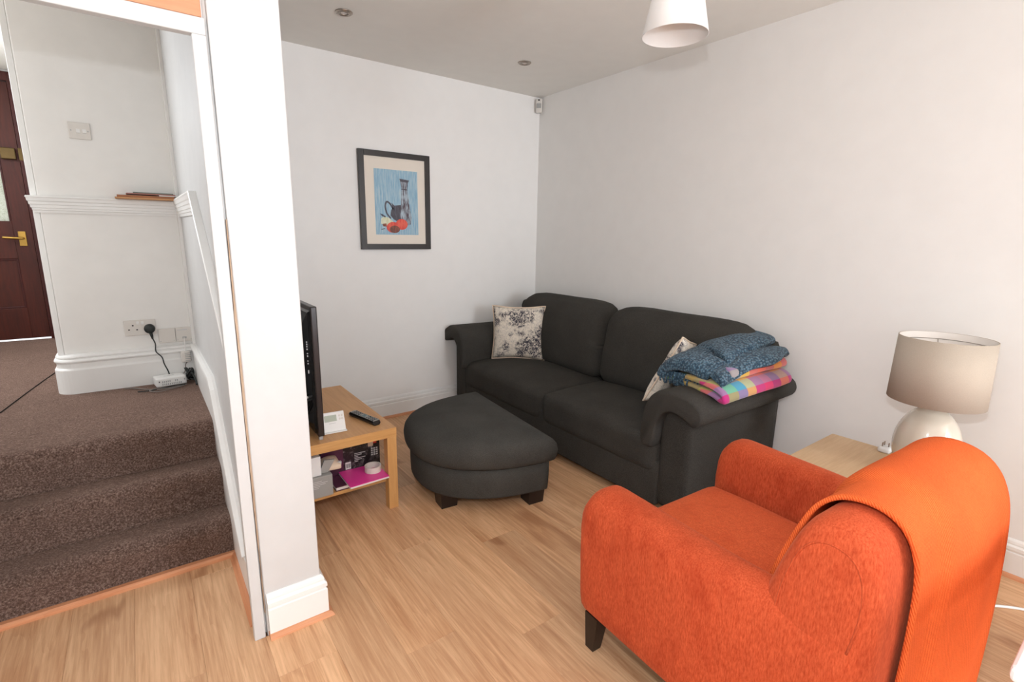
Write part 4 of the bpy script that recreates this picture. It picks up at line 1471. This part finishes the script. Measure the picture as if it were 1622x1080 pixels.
# ------------------------------------------------------------------ hall fittings
ls = thing('light_switch', 'white double light switch on the hall wall above the dado rail', 'switch', (-3.152, -.004, 1.954))
mesh_obj('plate', B(-3.198, -3.106, -.009, -.0005, 1.912, 1.996, bev=.003), 'offwhite', ls)
for x in (-3.166, -3.140):
    mesh_obj('rocker', prism([(-.0135, 1.944), (-.0085, 1.966), (-.0085, 1.942)], 'x', x, x + .016), 'white', ls)
for x in (-3.187, -3.117):
    mesh_obj('screw', B(x - .0025, x + .0025, -.0098, -.0085, 1.951, 1.956), 'silver', ls)
so = thing('double_socket', 'white double mains socket low on the hall wall', 'socket', (-3.01, -.004, .875))
mesh_obj('plate', B(-3.086, -2.934, -.010, -.0005, .832, .924, bev=.003), 'offwhite', so)
for x, z in ((-3.044, .892), (-3.064, .868), (-3.026, .866)):
    mesh_obj('pin_hole', B(x - .004, x + .004, -.0106, -.009, z - .0035, z + .0035), 'black', so)
for x in (-3.020, -2.998):
    mesh_obj('rocker', B(x - .007, x + .007, -.0135, -.009, .896, .914, bev=.002), 'white', so)
for i, (x0, x1, lab) in enumerate(((-2.927, -2.842, 'blank white wall plate beside the black plug'), (-2.840, -2.754, 'white telephone plate in the corner of the hall wall'))):
    p = thing('wall_plate', lab, 'plate', ((x0 + x1) / 2, -.004, .815), group='low wall plates in the hall')
    mesh_obj('plate', B(x0, x1, -.012, -.0005, .772, .860, bev=.0025), 'offwhite', p)
    for q in (x0 + .008, x1 - .010):
        mesh_obj('screw', B(q - .002, q + .002, -.0128, -.011, .782, .786), 'silver', p)
    if i:
        mesh_obj('phone_jack', B(x0 + .032, x0 + .054, -.0135, -.011, .790, .802), 'silver', p)
        mesh_obj('printed_line', B(x0 + .008, x0 + .060, -.0126, -.011, .842, .847), 'lightgrey', p)
bp = thing('power_plug', 'round black plug with lead in the hall socket', 'plug', (-2.966, -.011, .862))
bm = lathe([(.004, .028), (.020, .026), (.027, .018), (.028, .0)], 0, 0, 28)
bmesh.ops.transform(bm, matrix=Matrix.Translation((-2.966, -.0105, .868)) @ Matrix.Rotation(PI / 2, 4, 'X'), verts=bm.verts[:])
mesh_obj('plug_body', bm, 'cable', bp, smooth=True)
mesh_obj('strain_relief', tube([(-2.964, -.024, .845), (-2.960, -.026, .826), (-2.958, -.027, .806)], [.009, .0075, .0045], 10), 'cable', bp, smooth=True)
mesh_obj('lead', tube(smooth_pts([(-2.958, -.027, .81), (-2.948, -.035, .775), (-2.950, -.060, .735), (-2.925, -.075, .70), (-2.918, -.085, .66), (-2.905, -.095, .62), (-2.900, -.102, .597)], 8), .0035, 8), 'cable', bp, smooth=True)
ro = thing('router', 'small white internet router lying on the carpet by the hall skirting', 'router', (-2.90, -.12, ZH), (0, 0, math.radians(8)))
bm = soft_box(-.077, .077, -.045, .055, .004, .058, 8, 8, 5, .008)
rb_ = mesh_obj('casing', bm, 'white', ro, smooth=True, local=True)
for r in range(2):
    for k in range(11 if r == 0 else 13):
        if r == 1 and k in (5, 6, 9, 10, 11):
            continue
        x = -.048 + k * .0092
        mesh_obj('vent_slot', B(x, x + .005, -.0462, -.044, .014 + r * .016, .024 + r * .016), 'silver', rb_, local=True)
mesh_obj('reset_hole', B(-.064, -.059, -.0462, -.044, .034, .041), 'black', rb_, local=True)
mesh_obj('printed_name', B(-.03, .022, .000, .004, .0578, .0585), 'silver', rb_, local=True)
fi = thing('line_filter', 'grey-white ribbed telephone line filter hanging below the corner plate', 'filter', (-2.80, -.055, .66))
mesh_obj('filter_body', soft_box(-2.830, -2.780, -.092, -.054, .655, .720, 6, 6, 6, .006), 'offwhite', fi, smooth=True)
for k in range(5):
    mesh_obj('rib', B(-2.810, -2.778, -.0945, -.090, .664 + k * .0115, .669 + k * .0115, bev=.001, seg=1), 'silver', fi)
mesh_obj('flat_lead', tube(smooth_pts([(-2.800, -.012, .795), (-2.801, -.035, .77), (-2.803, -.065, .745), (-2.804, -.07, .718)], 6), .0028, 6), 'wcable', fi, smooth=True)
mesh_obj('loose_lead', tube(smooth_pts([(-2.80, -.072, .656), (-2.812, -.085, .64), (-2.815, -.09, .612), (-2.83, -.10, .585)], 6), .0028, 6), 'gcable', fi, smooth=True)
def scribble(cx, cy, cz, rx, ry, rz, n, seed):
    r = random.Random(seed)
    pts = []
    for i in range(n):
        a = i * 2.1 + r.random() * 1.5
        k = .55 + .45 * r.random()
        pts.append((cx + rx * k * math.cos(a), cy + ry * k * math.sin(a * 1.3), cz + rz * (r.random())))
    return smooth_pts(pts, 7)
cbl = thing('cable_bundle', 'tangled bundle of black cables beside the router', 'cables', (-2.80, -.12, ZH))
mesh_obj('loops', tube(scribble(-2.797, -.115, ZH + .012, .025, .036, .085, 20, 4), .0042, 7), 'cable', cbl, smooth=True)
mesh_obj('loops', tube(scribble(-2.796, -.12, ZH + .010, .026, .042, .055, 14, 9), .0042, 7), 'gblack', cbl, smooth=True)
mesh_obj('tail', tube(smooth_pts([(-2.80, -.12, ZH + .06), (-2.784, -.15, ZH + .055), (-2.776, -.20, ZH + .030), (-2.775, -.24, ZH + .012)], 7), .0055, 8), 'cable', cbl, smooth=True)
mesh_obj('tie', tube([(-2.812, -.15, ZH + .055), (-2.784, -.16, ZH + .098)], .0055, 8), 'black', cbl, smooth=True)
tl = thing('loose_leads', 'thin grey leads trailing on the carpet in front of the router', 'cables', (-2.96, -.2, ZH))
mesh_obj('lead', tube(smooth_pts([(-2.82, -.185, ZH + .008), (-2.90, -.215, ZH + .007), (-2.97, -.215, ZH + .007), (-3.03, -.17, ZH + .007), (-3.08, -.11, ZH + .007), (-3.12, -.10, ZH + .007)], 8), .0032, 6), 'gcable', tl, smooth=True)
mesh_obj('lead', tube(smooth_pts([(-2.83, -.20, ZH + .012), (-2.93, -.205, ZH + .008), (-3.00, -.22, ZH + .007), (-3.06, -.21, ZH + .007)], 8), .0032, 6), 'cable', tl, smooth=True)
mesh_obj('lead', tube(smooth_pts([(-2.84, -.21, ZH + .009), (-2.92, -.255, ZH + .008), (-2.97, -.265, ZH + .007), (-3.005, -.235, ZH + .010), (-2.97, -.21, ZH + .014), (-2.93, -.200, ZH + .008)], 8), .0032, 6), 'gcable', tl, smooth=True)

# letters on the dado rail
ZD = 1.6105
def letter(name, label, x0, x1, y0, y1, z, th, mat, rot, flap=None):
    r = thing(name, label, 'letter', ((x0 + x1) / 2, (y0 + y1) / 2, z), (0, 0, rot), 'letters on the dado rail')
    hx, hy = (x1 - x0) / 2, (y1 - y0) / 2
    e = mesh_obj('envelope', B(-hx, hx, -hy, hy, 0, th, bev=.0005, seg=1), mat, r, local=True)
    if flap:
        mesh_obj('flap', prism([(-hx, hy), (hx, hy), (0, -hy * .2)], 'z', th - .0002, th + .0006), mat, e, local=True)
    return r
letter('brown_envelope', 'pale manila envelope at the bottom of the letter pile on the dado rail', -3.040, -2.765, -.118, .0, ZD, .008, 'manila', -.02, True)
letter('brown_envelope', 'darker brown envelope, second from the bottom of the letter pile', -3.032, -2.770, -.106, -.004, ZD + .0088, .011, 'brownpaper', .015, True)
letter('white_letter', 'white folded letter poking out at the right end of the letter pile', -2.845, -2.752, -.106, -.010, ZD + .0206, .005, 'paper', .10)
letter('reddish_leaflet', 'dull red-brown leaflet in the upper half of the letter pile', -2.990, -2.765, -.098, -.004, ZD + .0262, .006, 'redbrown', .04)
letter('grey_leaflet', 'grey-green glossy leaflet on top of the letter pile', -2.958, -2.772, -.094, -.006, ZD + .0328, .006, 'greypaper', -.01)
